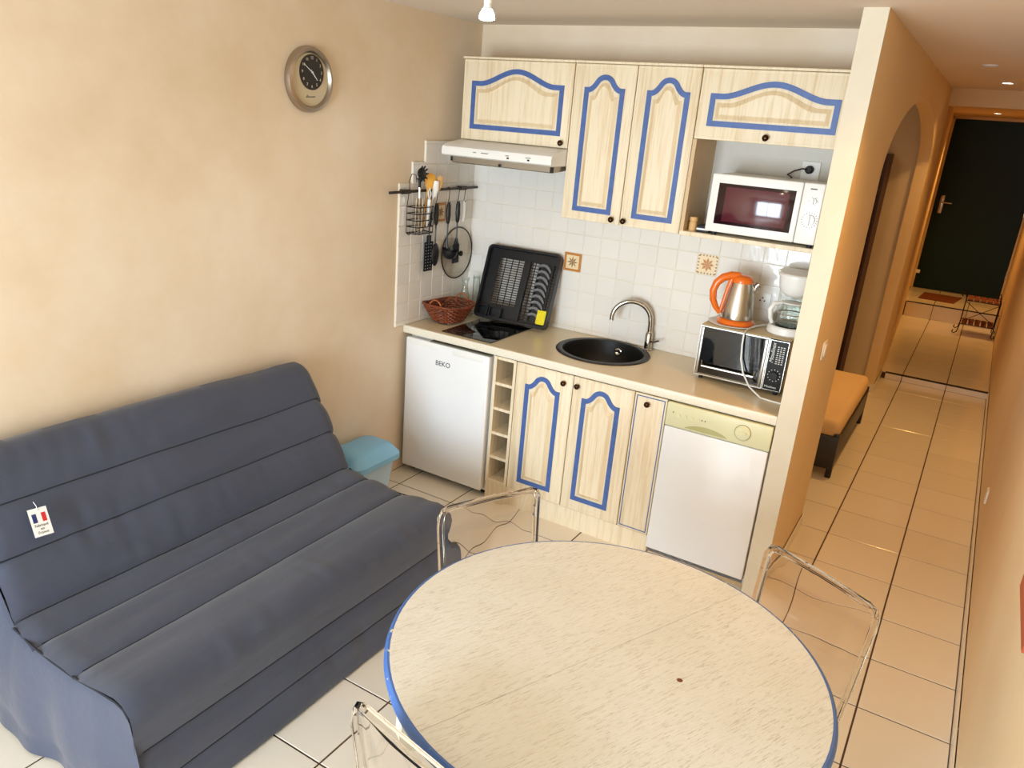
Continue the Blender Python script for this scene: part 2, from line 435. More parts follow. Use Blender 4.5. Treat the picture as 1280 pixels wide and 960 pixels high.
# kitchen partition: the pale end cap and the ochre corridor face with the arch
def arch_z(y):
    t = (y - (ARY0 + ARY1) / 2) / ((ARY1 - ARY0) / 2); return ARS + ARH * sqrt(max(0, 1 - t * t))
N = 40
poly = [(YP, 0), (ARY0, 0), (ARY0, ARS)] + [(ARY0 + (ARY1 - ARY0) * (1 - cos(pi * k / N)) / 2, arch_z(ARY0 + (ARY1 - ARY0) * (1 - cos(pi * k / N)) / 2)) for k in range(1, N)] + [(ARY1, ARS), (ARY1, 0), (YS + 0.06, 0), (YS + 0.06, ZC), (YP, ZC)]
def shear(o):
    for vv in o.data.vertices: vv.co.x -= 0.0082 * (vv.co.y - YP)
    for c_ in o.children: shear(c_)
    return o
wp = struct('wall_partition', B().prism(poly, (XQ - XD, 0, 0), (XD, 0, 0), (0, 1, 0), (0, 0, 1)), 'wall_ochre')
part('end_cap', B().box(XD - 0.001, XQ + 0.0005, YP - 0.004, YP + 0.004, 0.0, ZC), 'cap', wp, 'pale cream narrow end of the ochre partition', smooth=False)
shear(wp)
# alcove behind the kitchen
struct('wall_alcove', B().box(0.3, XD, 3.32, 3.42, 0, ZC), 'wall_grey')
struct('wall_alcove_side', B().box(0.3, 0.4, 0.1, 3.32, 0, ZC), 'wall_grey')
# vestibule walls, lintel, lower ceiling, end wall
struct('wall_hall_left', B().prism([(XQ - 0.12, YS + 0.06), (XQ - .037, YS + 0.06), (2.02, YL), (1.955, YD), (1.80, YD), (1.90, YL)], (0, 0, 2.7), (0, 0, 0), (1, 0, 0), (0, 1, 0)), 'wall_ochre')
struct('wall_lintel', B().box(1.9, XW, YS, YS + 0.10, 2.40, ZC + 0.05), 'wall_ochre')
struct('ceiling_hall', B().box(1.8, XW + 0.1, YS + 0.02, YD + 0.1, 2.46, 2.56), 'wall_ochre')
struct('wall_hall_end', B().box(1.8, XW + 0.1, YD + 0.03, YD + 0.13, 0, 2.6), 'wall_ochre')
# window wall behind the photographer, with its French window
wf = struct('wall_front', B().box(-0.1, 0.25, YB - 0.1, YB, 0, ZC).box(2.45, XW + 0.1, YB - 0.1, YB, 0, ZC).box(0.25, 2.45, YB - 0.1, YB, 2.3, ZC), 'wall_cream')
wn = struct('window_1', B().box(0.25, 0.31, YB - 0.08, YB - 0.02, 0.02, 2.3).box(2.39, 2.45, YB - 0.08, YB - 0.02, 0.02, 2.3).box(0.31, 2.39, YB - 0.08, YB - 0.02, 2.24, 2.3).box(0.31, 2.39, YB - 0.08, YB - 0.02, 0.02, 0.08).box(1.32, 1.38, YB - 0.08, YB - 0.02, 0.08, 2.24), 'enamel')
part('pane', B().box(0.31, 1.32, YB - 0.055, YB - 0.049, 0.08, 2.24), 'thinglass', wn); part('pane', B().box(1.38, 2.39, YB - 0.055, YB - 0.049, 0.08, 2.24), 'thinglass', wn)
# baseboards: tile strips
def baseboard(nm, pts0, pts1, axis, x, side, h=0.075):
    g = B(); o = None
    root = None
    if axis == 'y':
        root = struct(nm, B().box(min(x, x + side * 0.004), max(x, x + side * 0.004), pts0, pts1, 0, h), 'wgrout')
        j = math.floor((pts0 - TY) / PY)
        y = TY + j * PY
        while y < pts1:
            a, b = max(y, pts0), min(y + PY, pts1)
            if b - a > 0.03: part('tile', B().box(min(x, x + side * 0.009), max(x, x + side * 0.009), a + 0.002, b - 0.002, 0.001, h), 'ftile', root, smooth=False)
            y += PY
    return root
baseboard('baseboard_right', YB, YS, 'y', XW, -1)
shear(baseboard('baseboard_partition', YP, ARY0, 'y', XQ, 1))
shear(baseboard('baseboard_far', ARY1, YS, 'y', XQ, 1))
baseboard('baseboard_left', YB, -0.70, 'y', 0.0, 1)
bj = struct('baseboard_jamb', B().box(XD - .03, XQ - .032, ARY1 - 0.004, ARY1, 0, 0.075), 'wgrout')
part('tile', B().box(XD - 0.028, XQ - 0.033, ARY1 - 0.009, ARY1 - 0.003, 0.001, 0.075), 'ftile', bj, smooth=False)

# kitchen wall tiles
TW, THt, X0T, Z0T = 0.1105, 0.107, 0.665 - 0.1105 * 6, 0.926
wtc = {}
def wtile(plane, a0, a1, z0, z1, parent, mat='wtile', proud=0.0):
    g = 0.0016; w, h = round(a1 - a0 - 2 * g, 4), round(z1 - z0 - 2 * g, 4)
    if w < 0.008 or h < 0.008: return
    key = (plane, w, h, mat)
    if key not in wtc:
        bb = B(); e = 0.0018; t = 0.007
        lo = [(-w / 2, -h / 2), (w / 2, -h / 2), (w / 2, h / 2), (-w / 2, h / 2)]
        f = (lambda a, z, d: (a, -d, z)) if plane == 'y' else (lambda a, z, d: (d, a, z))
        A = [bb.bm.verts.new(f(x, y, 0)) for x, y in lo]; Bv = [bb.bm.verts.new(f(x, y, t - e)) for x, y in lo]
        Cv = [bb.bm.verts.new(f(x - math.copysign(e, x), y - math.copysign(e, y), t)) for x, y in lo]
        for p_, q_ in ((A, Bv), (Bv, Cv)):
            for i in range(4): bb.bm.faces.new((p_[i], p_[(i + 1) % 4], q_[(i + 1) % 4], q_[i]))
        bb.bm.faces.new(Cv); wtc[key] = bb.mesh('tile', mat, False)
    o = link('tile', wtc[key], parent)
    jit = random.uniform(-0.0006, 0.0006)
    o.location = ((a0 + a1) / 2, -0.0045 + jit, (z0 + z1) / 2) if plane == 'y' else (0.0045 + jit, (a0 + a1) / 2, (z0 + z1) / 2)
    return o
gb = struct('trim_5', B().box(0.0, XD, -0.0085, 0.0, 0.90, 1.60).box(0.0, 0.78, -0.0085, 0.0, 1.6, 1.93), 'wgrout'); gb['label'] = 'white glazed tile splashback on the kitchen back wall'
deco_b = [(6, 3), (13, 4)]
for i in range(19):
    for j in range(-1, 10):
        x0, x1 = X0T + i * TW, X0T + (i + 1) * TW; z0, z1 = Z0T + j * THt, Z0T + (j + 1) * THt
        if (i, j) in deco_b: continue
        x0 = max(x0, 0.008); x1 = min(x1, XD); z0 = max(z0, 0.9)
        if z0 > 1.57 and x1 > 0.80: continue
        z1 = min(z1, 1.60 if x1 > 0.8 else 1.93)
        wtile('y', x0, x1, z0, z1, gb)
gl = struct('trim_6', B().box(0.0, 0.0085, -0.503, 0, 0.9, 1.905).box(0.0, 0.0085, -0.612, -0.503, 0.9, 1.795).box(0.0, 0.0085, -0.72, -0.612, 0.9, 1.685), 'wgrout'); gl['label'] = 'white tile splashback stepping down along the left wall'
for i in range(7):
    y1, y0 = -0.07 - (i - 1) * 0.1085, -0.07 - i * 0.1085
    y1 = min(y1, -0.008)
    top = 1.905 if i <= 4 else (1.795 if i == 5 else 1.685)
    if i == 6: y0 = -0.72
    for j in range(-1, 10):
        z0, z1 = max(0.9, Z0T + j * THt), min(top, Z0T + (j + 1) * THt)
        if z0 >= top - 0.01 or (i, j) == (3, 5): continue
        wtile('x', y0, y1, z0, z1, gl)
def deco(plane, a, z, w, h, lab, style):
    if plane == 'y': f = lambda u, v, d: Vector((a + u, -0.0085 - d, z + v)); U, V, D = (1, 0, 0), (0, 0, 1), Vector((0, -1, 0)); org = Vector((a, -0.0085, z)); par = gb
    else: f = lambda u, v, d: Vector((0.0085 + d, a + u, z + v)); U, V, D = (0, 1, 0), (0, 0, 1), Vector((1, 0, 0)); org = Vector((0.0085, a, z)); par = gl
    sq = lambda k: [(-w / 2 * k, -h / 2 * k), (w / 2 * k, -h / 2 * k), (w / 2 * k, h / 2 * k), (-w / 2 * k, h / 2 * k)]
    t = part('tile', B().prism(sq(0.97), D * 0.004, org, U, V), 'decoo' if style == 0 else 'decol', par, lab, False)
    bb = B()
    if style == 0:
        part('pale_field', B().prism(sq(0.72), D * 0.0048, org, U, V), 'decol', t, smooth=False)
        for k in range(8):
            aa = k * pi / 4; bb.prism([(cos(aa) * 0.034, sin(aa) * 0.034), (cos(aa + .28) * 0.016, sin(aa + .28) * 0.016), (0, 0), (cos(aa - .28) * 0.016, sin(aa - .28) * 0.016)], D * 0.0054, org, U, V)
        part('flower', bb, 'decod', t, smooth=False)
    else:
        for k in range(8):
            aa = k * pi / 4; bb.prism([(cos(aa) * 0.036, sin(aa) * 0.036), (cos(aa + .33) * 0.022, sin(aa + .33) * 0.022), (0, 0), (cos(aa - .33) * 0.022, sin(aa - .33) * 0.022)], D * 0.0048, org, U, V)
        part('flower', bb, 'decoo', t, smooth=False)
        b2 = B()
        for k in range(6):
            for s_ in (-1, 1):
                c = -0.042 + k * 0.0168
                b2.prism([(c - 0.003, s_ * 0.046 - .004), (c + 0.003, s_ * 0.046 - .004), (c + 0.003, s_ * 0.046 + .004), (c - 0.003, s_ * 0.046 + .004)], D * 0.0048, org, U, V)
                b2.prism([(s_ * 0.048 - .004, c - 0.003), (s_ * 0.048 + .004, c - 0.003), (s_ * 0.048 + .004, c + 0.003), (s_ * 0.048 - .004, c + 0.003)], D * 0.0048, org, U, V)
        part('border_dots', b2, 'decod', t, smooth=False)
deco('y', X0T + 6.5 * TW, Z0T + 3.5 * THt, TW, THt, 'decorated tile with ochre border and olive flower', 0)
deco('y', X0T + 13.5 * TW, Z0T + 4.5 * THt, TW, THt, 'decorated tile with orange star and dotted border', 1)
deco('x', -0.07 - 2.5 * 0.1085, Z0T + 5.5 * THt, 0.1085, THt, 'decorated tile with ochre border behind the utensils', 0)

# ------------------------------------------------------------------ ceiling spots
def recessed(x, y, z, p, lab, e=True):
    t = thing('ceiling_spotlight', lab, 'light', (x, y, z - 0.002), 'recessed spotlights in the corridor ceiling')
    part('rim', B().ring([(0.045 * cos(k * pi / 12), 0.045 * sin(k * pi / 12)) for k in range(24)], [(0.034 * cos(k * pi / 12), 0.034 * sin(k * pi / 12)) for k in range(24)], (0, 0, -0.006), (x, y, z), (1, 0, 0), (0, 1, 0)), 'enamel', t)
    part('lens', B().cyl((x, y, z - 0.001), (x, y, z - 0.004), 0.034), 'spotlens' if e else 'whiteplastic', t)
    if p: light('corridor_spot_light', 'SPOT', (x, y, z - 0.02), p, WARM2, (0, 0, 0), spot_size=R_(118), spot_blend=1.0, shadow_soft_size=0.04)
recessed(2.465, 1.62, ZC, 52, 'unlit-looking recessed spot in the corridor ceiling, nearest the kitchen', False)
recessed(2.547, 2.99, ZC, 36, 'bright recessed spot in the middle of the corridor ceiling')
recessed(2.46, 6.6, 2.46, 72, 'small bright recessed spot just above the entrance door')
recessed(2.56, -0.95, ZC, 44, 'recessed spot over the kitchen end of the corridor, above the picture')
light('alcove_fill', 'POINT', (1.5, 1.4, 2.3), 5, WARM, shadow_soft_size=0.08)  # added warm fill to light the alcove, no fitting there
BL = (1.01, -1.52, 2.405)
def hang_spot(x, y, z, lab, p=8):
    t = thing('spotlight', lab, 'light', (x, y, ZC), 'bare bulb spotlights under the living room ceiling')
    part('bracket', B().cyl((x, y, ZC), (x, y, ZC - 0.012), 0.035).cyl((x, y, ZC), (x, y, z + 0.075), 0.006), 'iron', t)
    part('lamp_holder', B().cyl((x, y, z + 0.045), (x, y, z + 0.085), 0.016), 'blackmatt', t)
    part('bulb_neck', B().lathe([(0.012, 0.05), (0.014, 0.03), (0.013, 0.02), (0.018, 0.008)], (x, y, z), 20), 'paper', t)
    part('bulb', B().lathe([(0.017, 0.008), (0.024, -0.004), (0.028, -0.018), (0.0285, -0.024), (0.015, -0.029), (0.0, -0.030)], (x, y, z), 24), 'bulb', t)
    light('bulb_light', 'SPOT', (x, y, z - 0.036), p, WARM, (0, 0, 0), spot_size=R_(165), spot_blend=0.8, shadow_soft_size=0.03)
hang_spot(*BL, 'lit bulb spotlight hanging from the ceiling near the left corner')
hang_spot(2.0, -2.3, 2.42, 'lit bulb spotlight hanging above the round table, outside the picture', 7)

# ------------------------------------------------------------------ kitchen cabinets
def bump_f(t, kind):
    e = 0.10 if kind == 'wide' else 0.10
    if t < e or t > 1 - e: return 0.0
    q = (t - e) / (1 - 2 * e)
    if kind == 'tall':
        s_ = abs(2 * q - 1)
        return 1 - (0.68 - sqrt(0.4624 - s_ * s_)) * 1.4 if s_ < .55 else .608 * ((1 - s_) / .45) ** 1.7
    b = 0.5 * (1 - cos(2 * pi * q)); return b ** (0.85 if kind == 'wide' else 0.68)
def loop(u0, u1, v0, vs, rise, kind, n=36):
    """closed loop: bottom left, bottom right, then arched top from right to left"""
    pts = [(u0, v0), (u1, v0)]
    for k in range(n + 1):
        t = 1 - k / n; pts.append((u0 + (u1 - u0) * t, vs + rise * bump_f(t, kind)))
    return pts
def offset(pts, d):
    n = len(pts); out = []
    for i in range(n):
        p0, p1, p2 = Vector(pts[i - 1]), Vector(pts[i]), Vector(pts[(i + 1) % n])
        a = (p1 - p0); b = (p2 - p1)
        if a.length < 1e-9: a = b
        if b.length < 1e-9: b = a
        na = Vector((-a.y, a.x)).normalized(); nb = Vector((-b.y, b.x)).normalized()
        m = na + nb; m = m / max(0.35, m.dot(m) / 2) if m.length > 1e-6 else na
        m = (na + nb).normalized(); k = 1 / max(0.5, m.dot(na)); out.append((p1.x + m.x * d * k, p1.y + m.y * d * k))
    return out
def door(parent, x0, x1, z0, z1, y, u0, u1, v0, vs, rise, kind, knob=None, wm='oak', lab=None):
    """y = front face; panel goes back 0.02"""
    d = part('door', B().box(x0 + .0015, x1 - .0015, y, y + 0.02, z0 + .0015, z1 - .0015, 0.004, 2), wm, parent, lab)
    # lipped edge
    bb = B()
    o_ = [(x0 + .006, z0 + .006), (x1 - .006, z0 + .006), (x1 - .006, z1 - .006), (x0 + .006, z1 - .006)]
    part('edge_moulding', bb.ring(o_, offset(o_, 0.007), (0, -0.002, 0), (0, y, 0)), wm, d, smooth=False)
    L = loop(u0, u1, v0, vs, rise, kind); L1 = [(min(max(p[0], u0 + .0245), u1 - .0245), p[1]) for p in offset(L, 0.0245)]
    part('blue_moulding', B().ring(L, L1, (0, -0.004, 0), (0, y, 0)), 'blue', d, 'blue painted arched moulding', smooth=False)
    ins = lambda d: loop(u0 + d, u1 - d, v0 + d, vs - d * 1.15, rise * (1 + d), kind); La = ins(.034); Lb = ins(.050); Lc = ins(.054)
    b2 = B(); n = len(L)
    va = [b2.bm.verts.new((p[0], y - 0.0005, p[1])) for p in La]; vb = [b2.bm.verts.new((p[0], y - 0.006, p[1])) for p in Lb]; vc = [b2.bm.verts.new((p[0], y - 0.0045, p[1])) for p in Lc]
    b2.bm.free(); b2 = B(); b3 = B(); P3 = lambda bb_, L_, q_: [bb_.bm.verts.new((p[0], y - q_, p[1])) for p in L_]
    va, vb = P3(b3, La, .0005), P3(b3, Lb, .007); vb2, vc = P3(b2, Lb, .007), P3(b2, Lc, .0050)
    for i in range(n):
        j = (i + 1) % n; b3.bm.faces.new((va[i], va[j], vb[j], vb[i])); b2.bm.faces.new((vb2[i], vb2[j], vc[j], vc[i]))
    b2.bm.faces.new(vc)
    rp = part('raised_panel', b2, wm, d, smooth=False); part('panel_bevel', b3, 'patina', d, 'slightly browner bevel around the raised panel', smooth=False)
    if knob:
        kx, kz = knob; part('knob', knob_b(kx, y, kz), 'knob', d, 'dark bronze knob')
    return d
def knob_b(kx, y, kz): return B().lathe([(0.0, 0), (0.008, 0), (0.006, 0.010), (0.012, 0.014), (0.0145, 0.020), (0.011, 0.026), (0.005, 0.0285), (0, 0.029)], (kx, y, kz), 20, (0, -1, 0))
XE = 2.092
YF = -0.319
# hood cabinet
c1 = thing('wall_cabinet', 'cream wall cabinet with wide arched blue moulding above the cooker hood', 'cabinet', (0.435, 0, 1.925))
part('body', B().box(0.105, 0.7695, -0.299, -0.001, 1.925, 2.3334), 'oakx', c1, smooth=False)
part('cornice', B().box(0.100, 0.7695, -0.326, -0.001, 2.3334, 2.345, .003), 'oakx', c1)
door(c1, 0.105, 0.769, 1.925, 2.333, YF, 0.163, 0.720, 1.982, 2.225, 0.066, 'wide', (0.733, 1.950), 'oakx')
# tall pair
c2 = thing('wall_cabinet', 'tall cream wall cabinet with two narrow arched blue doors', 'cabinet', (1.09, 0, 1.58))
part('body', B().box(0.7705, 1.4185, -0.299, -0.001, 1.5793, 2.3334), 'oak', c2, smooth=False)
part('cornice', B().box(0.7705, 1.4185, -0.326, -0.001, 2.3334, 2.345, .003), 'oak', c2)
door(c2, 0.7705, 1.1025, 1.5793, 2.333, YF, 0.833, 1.049, 1.625, 2.224, 0.060, 'tall', (1.062, 1.606))
door(c2, 1.1030, 1.4185, 1.5793, 2.333, YF, 1.163, 1.375, 1.625, 2.224, 0.060, 'tall', (1.128, 1.606))
# niche unit right
c3 = thing('wall_cabinet', 'cream wall cabinet with wide arched blue flap and open niche below', 'cabinet', (1.75, 0, 1.58))
part('body', B().box(1.4195, XD - .001, -0.299, -0.001, 2.026, 2.3334), 'oakx', c3, smooth=False)
part('cornice', B().box(1.4195, XD - .001, -0.326, -0.001, 2.3334, 2.345, .003), 'oakx', c3)
door(c3, 1.4195, XD - .002, 2.024, 2.333, YF, 1.472, 2.036, 2.084, 2.226, 0.060, 'wide', (1.752, 2.052), 'oakx')
part('side_panel', B().box(1.4195, 1.4375, -0.317, -0.001, 1.58, 2.024), 'oakin', c3, 'tan side panel of the microwave niche', smooth=False)
part('shelf_board', B().box(1.4195, XD - .001, -0.319, -0.009, 1.5793, 1.6, .002), 'oakx', c3)
part('back_panel', B().box(1.4375, XD - .001, -0.006, -0.001, 1.6, 2.026), 'white_wall', c3, 'white back of the niche', smooth=False)
# base units
YD2 = -0.6325; ZK = 0.116; ZU = 0.852
bx = thing('base_cabinet', 'cream sink cabinet with two arched blue doors under the worktop', 'cabinet', (1.09, -0.3, 0))
part('body', B().box(0.7595, 1.4285, -0.612, -0.01, ZK, 0.85), 'oak', bx, smooth=False) if False else part('body', B().box(0.7595, 0.776, -0.612, -0.01, ZK, 0.85).box(1.412, 1.4285, -0.612, -0.01, ZK, 0.85).box(0.776, 1.412, -0.612, -0.01, ZK, ZK + .018).box(0.776, 1.412, -0.02, -0.01, ZK, 0.85), 'oak', bx, smooth=False)
door(bx, 0.7595, 1.0955, ZK, ZU, YD2, 0.822, 1.027, 0.172, 0.744, 0.060, 'tall', (1.047, 0.802))
door(bx, 1.0960, 1.4285, ZK, ZU, YD2, 1.153, 1.362, 0.176, 0.747, 0.060, 'tall', (1.124, 0.804))
nx = thing('base_cabinet', 'narrow cream cupboard with thin blue edge lines beside the dishwasher', 'cabinet', (1.51, -0.3, 0))
part('body', B().box(1.4295, 1.596, -0.612, -0.01, ZK, 0.85), 'oak', nx, smooth=False)
nd = part('door', B().box(1.4310, 1.5945, YD2, YD2 + .02, ZK + .002, ZU - .002, .004), 'oak', nx)
o_ = [(1.440, ZK + .012), (1.586, ZK + .012), (1.586, ZU - .012), (1.440, ZU - .012)]
part('blue_line', B().ring(o_, offset(o_, .0045), (0, -.0015, 0), (0, YD2, 0)), 'blue', nd, 'thin blue painted line', smooth=False)
part('knob', knob_b(1.501, YD2, 0.805), 'knob', nd, 'dark bronze knob')
rk = thing('bottle_rack', 'narrow open cream wine bottle rack of stacked compartments beside the fridge', 'rack', (0.69, -0.3, 0))
part('side_panel', B().box(0.619, 0.637, -0.6325, -0.02, ZK, ZU), 'oak', rk, smooth=False)
part('side_panel', B().box(0.742, 0.758, -0.6325, -0.02, ZK, ZU), 'oak', rk, smooth=False)
for k in range(6):
    z = ZK + 0.008 + k * (ZU - ZK - 0.016) / 5.0
    part('shelf', B().box(0.637, 0.742, -0.630, -0.02, z - 0.008, z + 0.008), 'oakx', rk, smooth=False)
part('back_panel', B().box(0.637, 0.742, -0.03, -0.02, ZK, ZU), 'oakin', rk, smooth=False)
pl = single('plinth', B().box(0.619, 1.598, -0.625, -0.60, 0.0, ZK - .002), 'oakx', 'cream plinth board on the floor under the kitchen units', 'plinth', smooth=False)
# worktop with a round cut-out
SX, SY, SR = 1.082, -0.270, 0.240
wk = thing('worktop', 'speckled beige laminate worktop running from the left wall to the partition', 'worktop', (1.05, -0.32, 0.854))
NN = 36
def half(sg):
    arc = [(SX + sg * SR * sin(pi * k / NN), SY - SR * cos(pi * k / NN)) for k in range(NN + 1)]
    xe = XD - .001 if sg > 0 else 0.009
    return [(SX, -0.622)] + arc + [(SX, -0.0095), (xe, -0.0095), (xe, -0.622)]
part('top', B().prism(half(1), (0, 0, 0.044), (0, 0, 0.856), (1, 0, 0), (0, 1, 0)).prism(half(-1), (0, 0, 0.044), (0, 0, 0.856), (1, 0, 0), (0, 1, 0)), 'worktop', wk, smooth=False)
part('front_edge', B().box(0.001, XD - .001, -0.638, -0.6215, 0.856, 0.900, .005, 3), 'workedge', wk, 'lighter rounded front edge')
# sink
sk = thing('sink', 'round black granite sink with a chrome drain set in the worktop', 'sink', (SX, SY, 0.9))
part('rim', B().lathe([(0.215, -0.004), (0.222, 0.006), (0.240, 0.009), (0.252, 0.006), (0.256, 0.0005), (0.236, 0.0005), (0.222, -0.002)], (SX, SY, 0.9), 64), 'granite', sk)
part('bowl', B().lathe([(0.216, 0.004), (0.214, -0.03), (0.205, -0.11), (0.185, -0.145), (0.14, -0.158), (0.045, -0.162), (0.0, -0.162), (0, -.168), (0.16, -.168), (0.214, -0.13), (0.224, -0.02), (0.222, 0.004)], (SX, SY, 0.9), 64), 'granite', sk)
dr = part('drain', B().lathe([(0.0, 0.002), (0.022, 0.003), (0.028, 0.006), (0.038, 0.006), (0.042, 0.0)], (SX + .0, SY + .04, 0.7385), 28), 'chrome', sk, 'chrome drain')
ofl = part('overflow', B().lathe([(0.0, 0.002), (0.012, 0.003), (0.016, 0.006), (0.021, 0.005), (0.022, -.004)], (SX + .005, SY + .2085, 0.853), 24, (0, -1, .12)), 'chrome', sk, 'chrome overflow ring on the back of the bowl')
part('plug', B().lathe([(0.018, .002), (0.018, 0.012), (0.01, 0.016), (0, 0.016)], (SX, SY + .04, 0.7385), 20), 'steel', dr)
# tap
tp = thing('tap', 'chrome swan-neck mixer tap behind the round sink', 'tap', (1.252, -0.055, 0.9))
part('base', B().lathe([(0.0, 0), (0.026, 0), (0.026, 0.006), (0.021, 0.012), (0.021, 0.09), (0.017, 0.1), (0.012, 0.108), (0, 0.108)], (1.252, -0.055, 0.9), 28), 'chrome', tp)
D_ = Vector((-0.84, -0.30, 0)).normalized(); sp = [Vector((1.252, -0.055, 0.99)), Vector((1.25, -0.055, 1.05))]
for k in range(0, 21):
    a = pi * 1.0 * k / 20; r_ = 0.105
    sp.append(Vector((1.248, -0.056, 1.062)) + D_ * (r_ - r_ * cos(a)) + Vector((0, 0, 0.098 * sin(a))))
sp.append(sp[-1] + Vector((0, 0, -0.018)))
part('spout', B().tube(sp, [0.0135] * 10 + [0.013] * 11 + [0.0125, 0.012, 0.012][:len(sp) - 21], 12), 'chrome', tp)
part('lever', B().tube([(1.27, -0.07, 0.955), (1.30, -0.085, 0.962), (1.325, -0.09, 0.975)], [0.006, 0.005, 0.004], 8), 'chrome', tp)
# hob
hb = thing('hob', 'black glass ceramic hob set in the worktop beside the basket', 'hob', (0.405, -0.32, 0.9))
part('glass_plate', B().box(0.240, 0.570, -0.595, -0.060, 0.9003, 0.906, .002), 'blackgloss', hb)
for cy in (-0.47, -0.2):
    bb = B().ring([(0.405 + 0.085 * cos(k * pi / 20), cy + 0.085 * sin(k * pi / 20)) for k in range(40)], [(0.405 + 0.083 * cos(k * pi / 20), cy + 0.083 * sin(k * pi / 20)) for k in range(40)], (0, 0, .0004), (0, 0, 0.906), (1, 0, 0), (0, 1, 0))
    part('cooking_ring', bb, 'black', hb, smooth=False)
# fridge
fr = thing('fridge', 'white undercounter fridge between the left wall and the bottle rack', 'fridge', (0.32, -0.33, 0))
part('body', B().box(0.038, 0.606, -0.60, -0.03, 0.03, 0.850, .004), 'enamel', fr)
fd = part('door', B().box(0.036, 0.600, -0.652, -0.602, 0.045, 0.842, .009, 3), 'enamel', fr)
part('handle_recess', B().box(0.06, 0.26, -0.6535, -0.650, 0.808, 0.832, .001).box(0.36, 0.565, -0.6535, -0.650, 0.800, 0.832, .001), 'whiteplastic', fd)
part('top_trim', B().box(0.20, 0.60, -0.648, -0.606, 0.8425, 0.8475), 'greytext', fr, 'grey gap trim above the door', smooth=False)
text('lettering', 'BEKO', 0.040, (0.300, -0.6525, 0.733), (1, 0, 0), (0, 0, 1), 'darktext', fd, ext=0.0006)
for x_ in (0.07, 0.57): part('foot', B().cyl((x_, -0.56, 0.0), (x_, -0.56, 0.032), 0.015), 'blackmatt', fr)
for x_ in (0.07, 0.57): part('foot', B().cyl((x_, -0.08, 0.0), (x_, -0.08, 0.032), 0.015), 'blackmatt', fr)
# dishwasher
dw = thing('dishwasher', 'white dishwasher with a cream control panel beside the partition', 'dishwasher', (1.85, -0.33, 0))
part('body', B().box(1.602, 2.094, -0.60, -0.03, 0.02, 0.850), 'enamel', dw, smooth=False)
part('door', B().box(1.600, 2.090, -0.645, -0.601, 0.060, 0.727, .006, 3), 'enamel', dw)
cp = part('control_panel', B().box(1.600, 2.093, -0.647, -0.601, 0.730, 0.848, .006, 3), 'creamplastic', dw, 'cream control panel with buttons and a dial')
for k in range(4): part('button', B().cyl((1.662 + k * 0.032, -0.646, 0.792), (1.662 + k * 0.032, -0.651, 0.792), 0.010, n=16), 'creamplastic', cp)
for x_, z_ in ((1.635, .803), (1.775, .797), (1.79, .797)): part('indicator', B().cyl((x_, -.6465, z_), (x_, -.6485, z_), .003, n=10), 'darktext', cp)
dl = part('dial', B().lathe([(0.036, 0), (0.036, 0.004), (0.030, 0.010), (0, 0.011)], (1.966, -0.647, 0.789), 32, (0, -1, 0)), 'creamplastic', cp)
part('dial_ring', B().torus((1.966, -0.6478, 0.789), 0.037, 0.0012, (0, 1, 0), 40, 6), 'greytext', dl)
part('dial_grip', B().xf(Matrix.Identity(4)).prism([(-0.02, -0.006), (0.0, -0.011), (0.02, 0.0), (0.02, 0.006), (0, .011), (-0.02, 0)], (0, -0.012, 0), (1.966, -0.656, 0.789)), 'creamplastic', dl)
hp = [(1.70 + 0.20 * k / 20, 0.742 + 0.024 * sin(pi * k / 20) ** 0.7) for k in range(21)]
part('handle_scoop', B().prism([(1.70, 0.7405)] + hp + [(1.90, 0.7405)], (0, -0.003, 0), (0, -0.646, 0)), plain('olive_scoop', (176, 174, 120), 0.45), cp)
part('kickboard', B().box(1.60, 2.095, -0.600, -0.585, 0.0, 0.058), 'oakin', dw, smooth=False)

# ------------------------------------------------------------------ cooker hood
hd = thing('cooker_hood', 'white slim cooker hood with hinged grille under the left wall cabinet', 'hood', (0.43, -0.2, 1.84))
pf = [(-0.010, 1.925), (-0.30, 1.925), (-0.455, 1.897), (-0.475, 1.886), (-0.480, 1.865), (-0.478, 1.845), (-0.468, 1.838), (-0.010, 1.838)]
part('casing', B().prism(pf, (0.672, 0, 0), (0.097, 0, 0), (0, 1, 0), (0, 0, 1)), 'whiteplastic', hd)
part('grille', B().prism([(-0.44, 1.838), (-0.435, 1.808), (-0.425, 1.803), (-0.02, 1.835), (-0.02, 1.838)], (0.62, 0, 0), (0.135, 0, 0), (0, 1, 0), (0, 0, 1)), 'grille', hd, 'grey metal grease grille hanging below')
for (xa_, xb_, ya_, za_, zb_) in ((0.135, 0.142, -.40, 1.812, 1.838), (0.748, 0.756, -.42, 1.806, 1.834), (0.44, 0.452, -.43, 1.808, 1.82)): part('hinge', B().box(xa_, xb_, -.446, ya_, za_, zb_), 'blackmatt', hd, smooth=False)
for x_, w_ in ((0.35, 0.045), (0.50, 0.02), (0.62, 0.03), (0.30, .02)): part('printed_mark', B().box(x_, x_ + w_, -0.4806, -0.4796, 1.866, 1.870), 'greytext', hd, smooth=False)
for x_ in (.51, .632): part('switch', B().box(x_, x_ + .012, -0.483, -0.479, 1.853, 1.861, .001), 'blackmatt', hd)

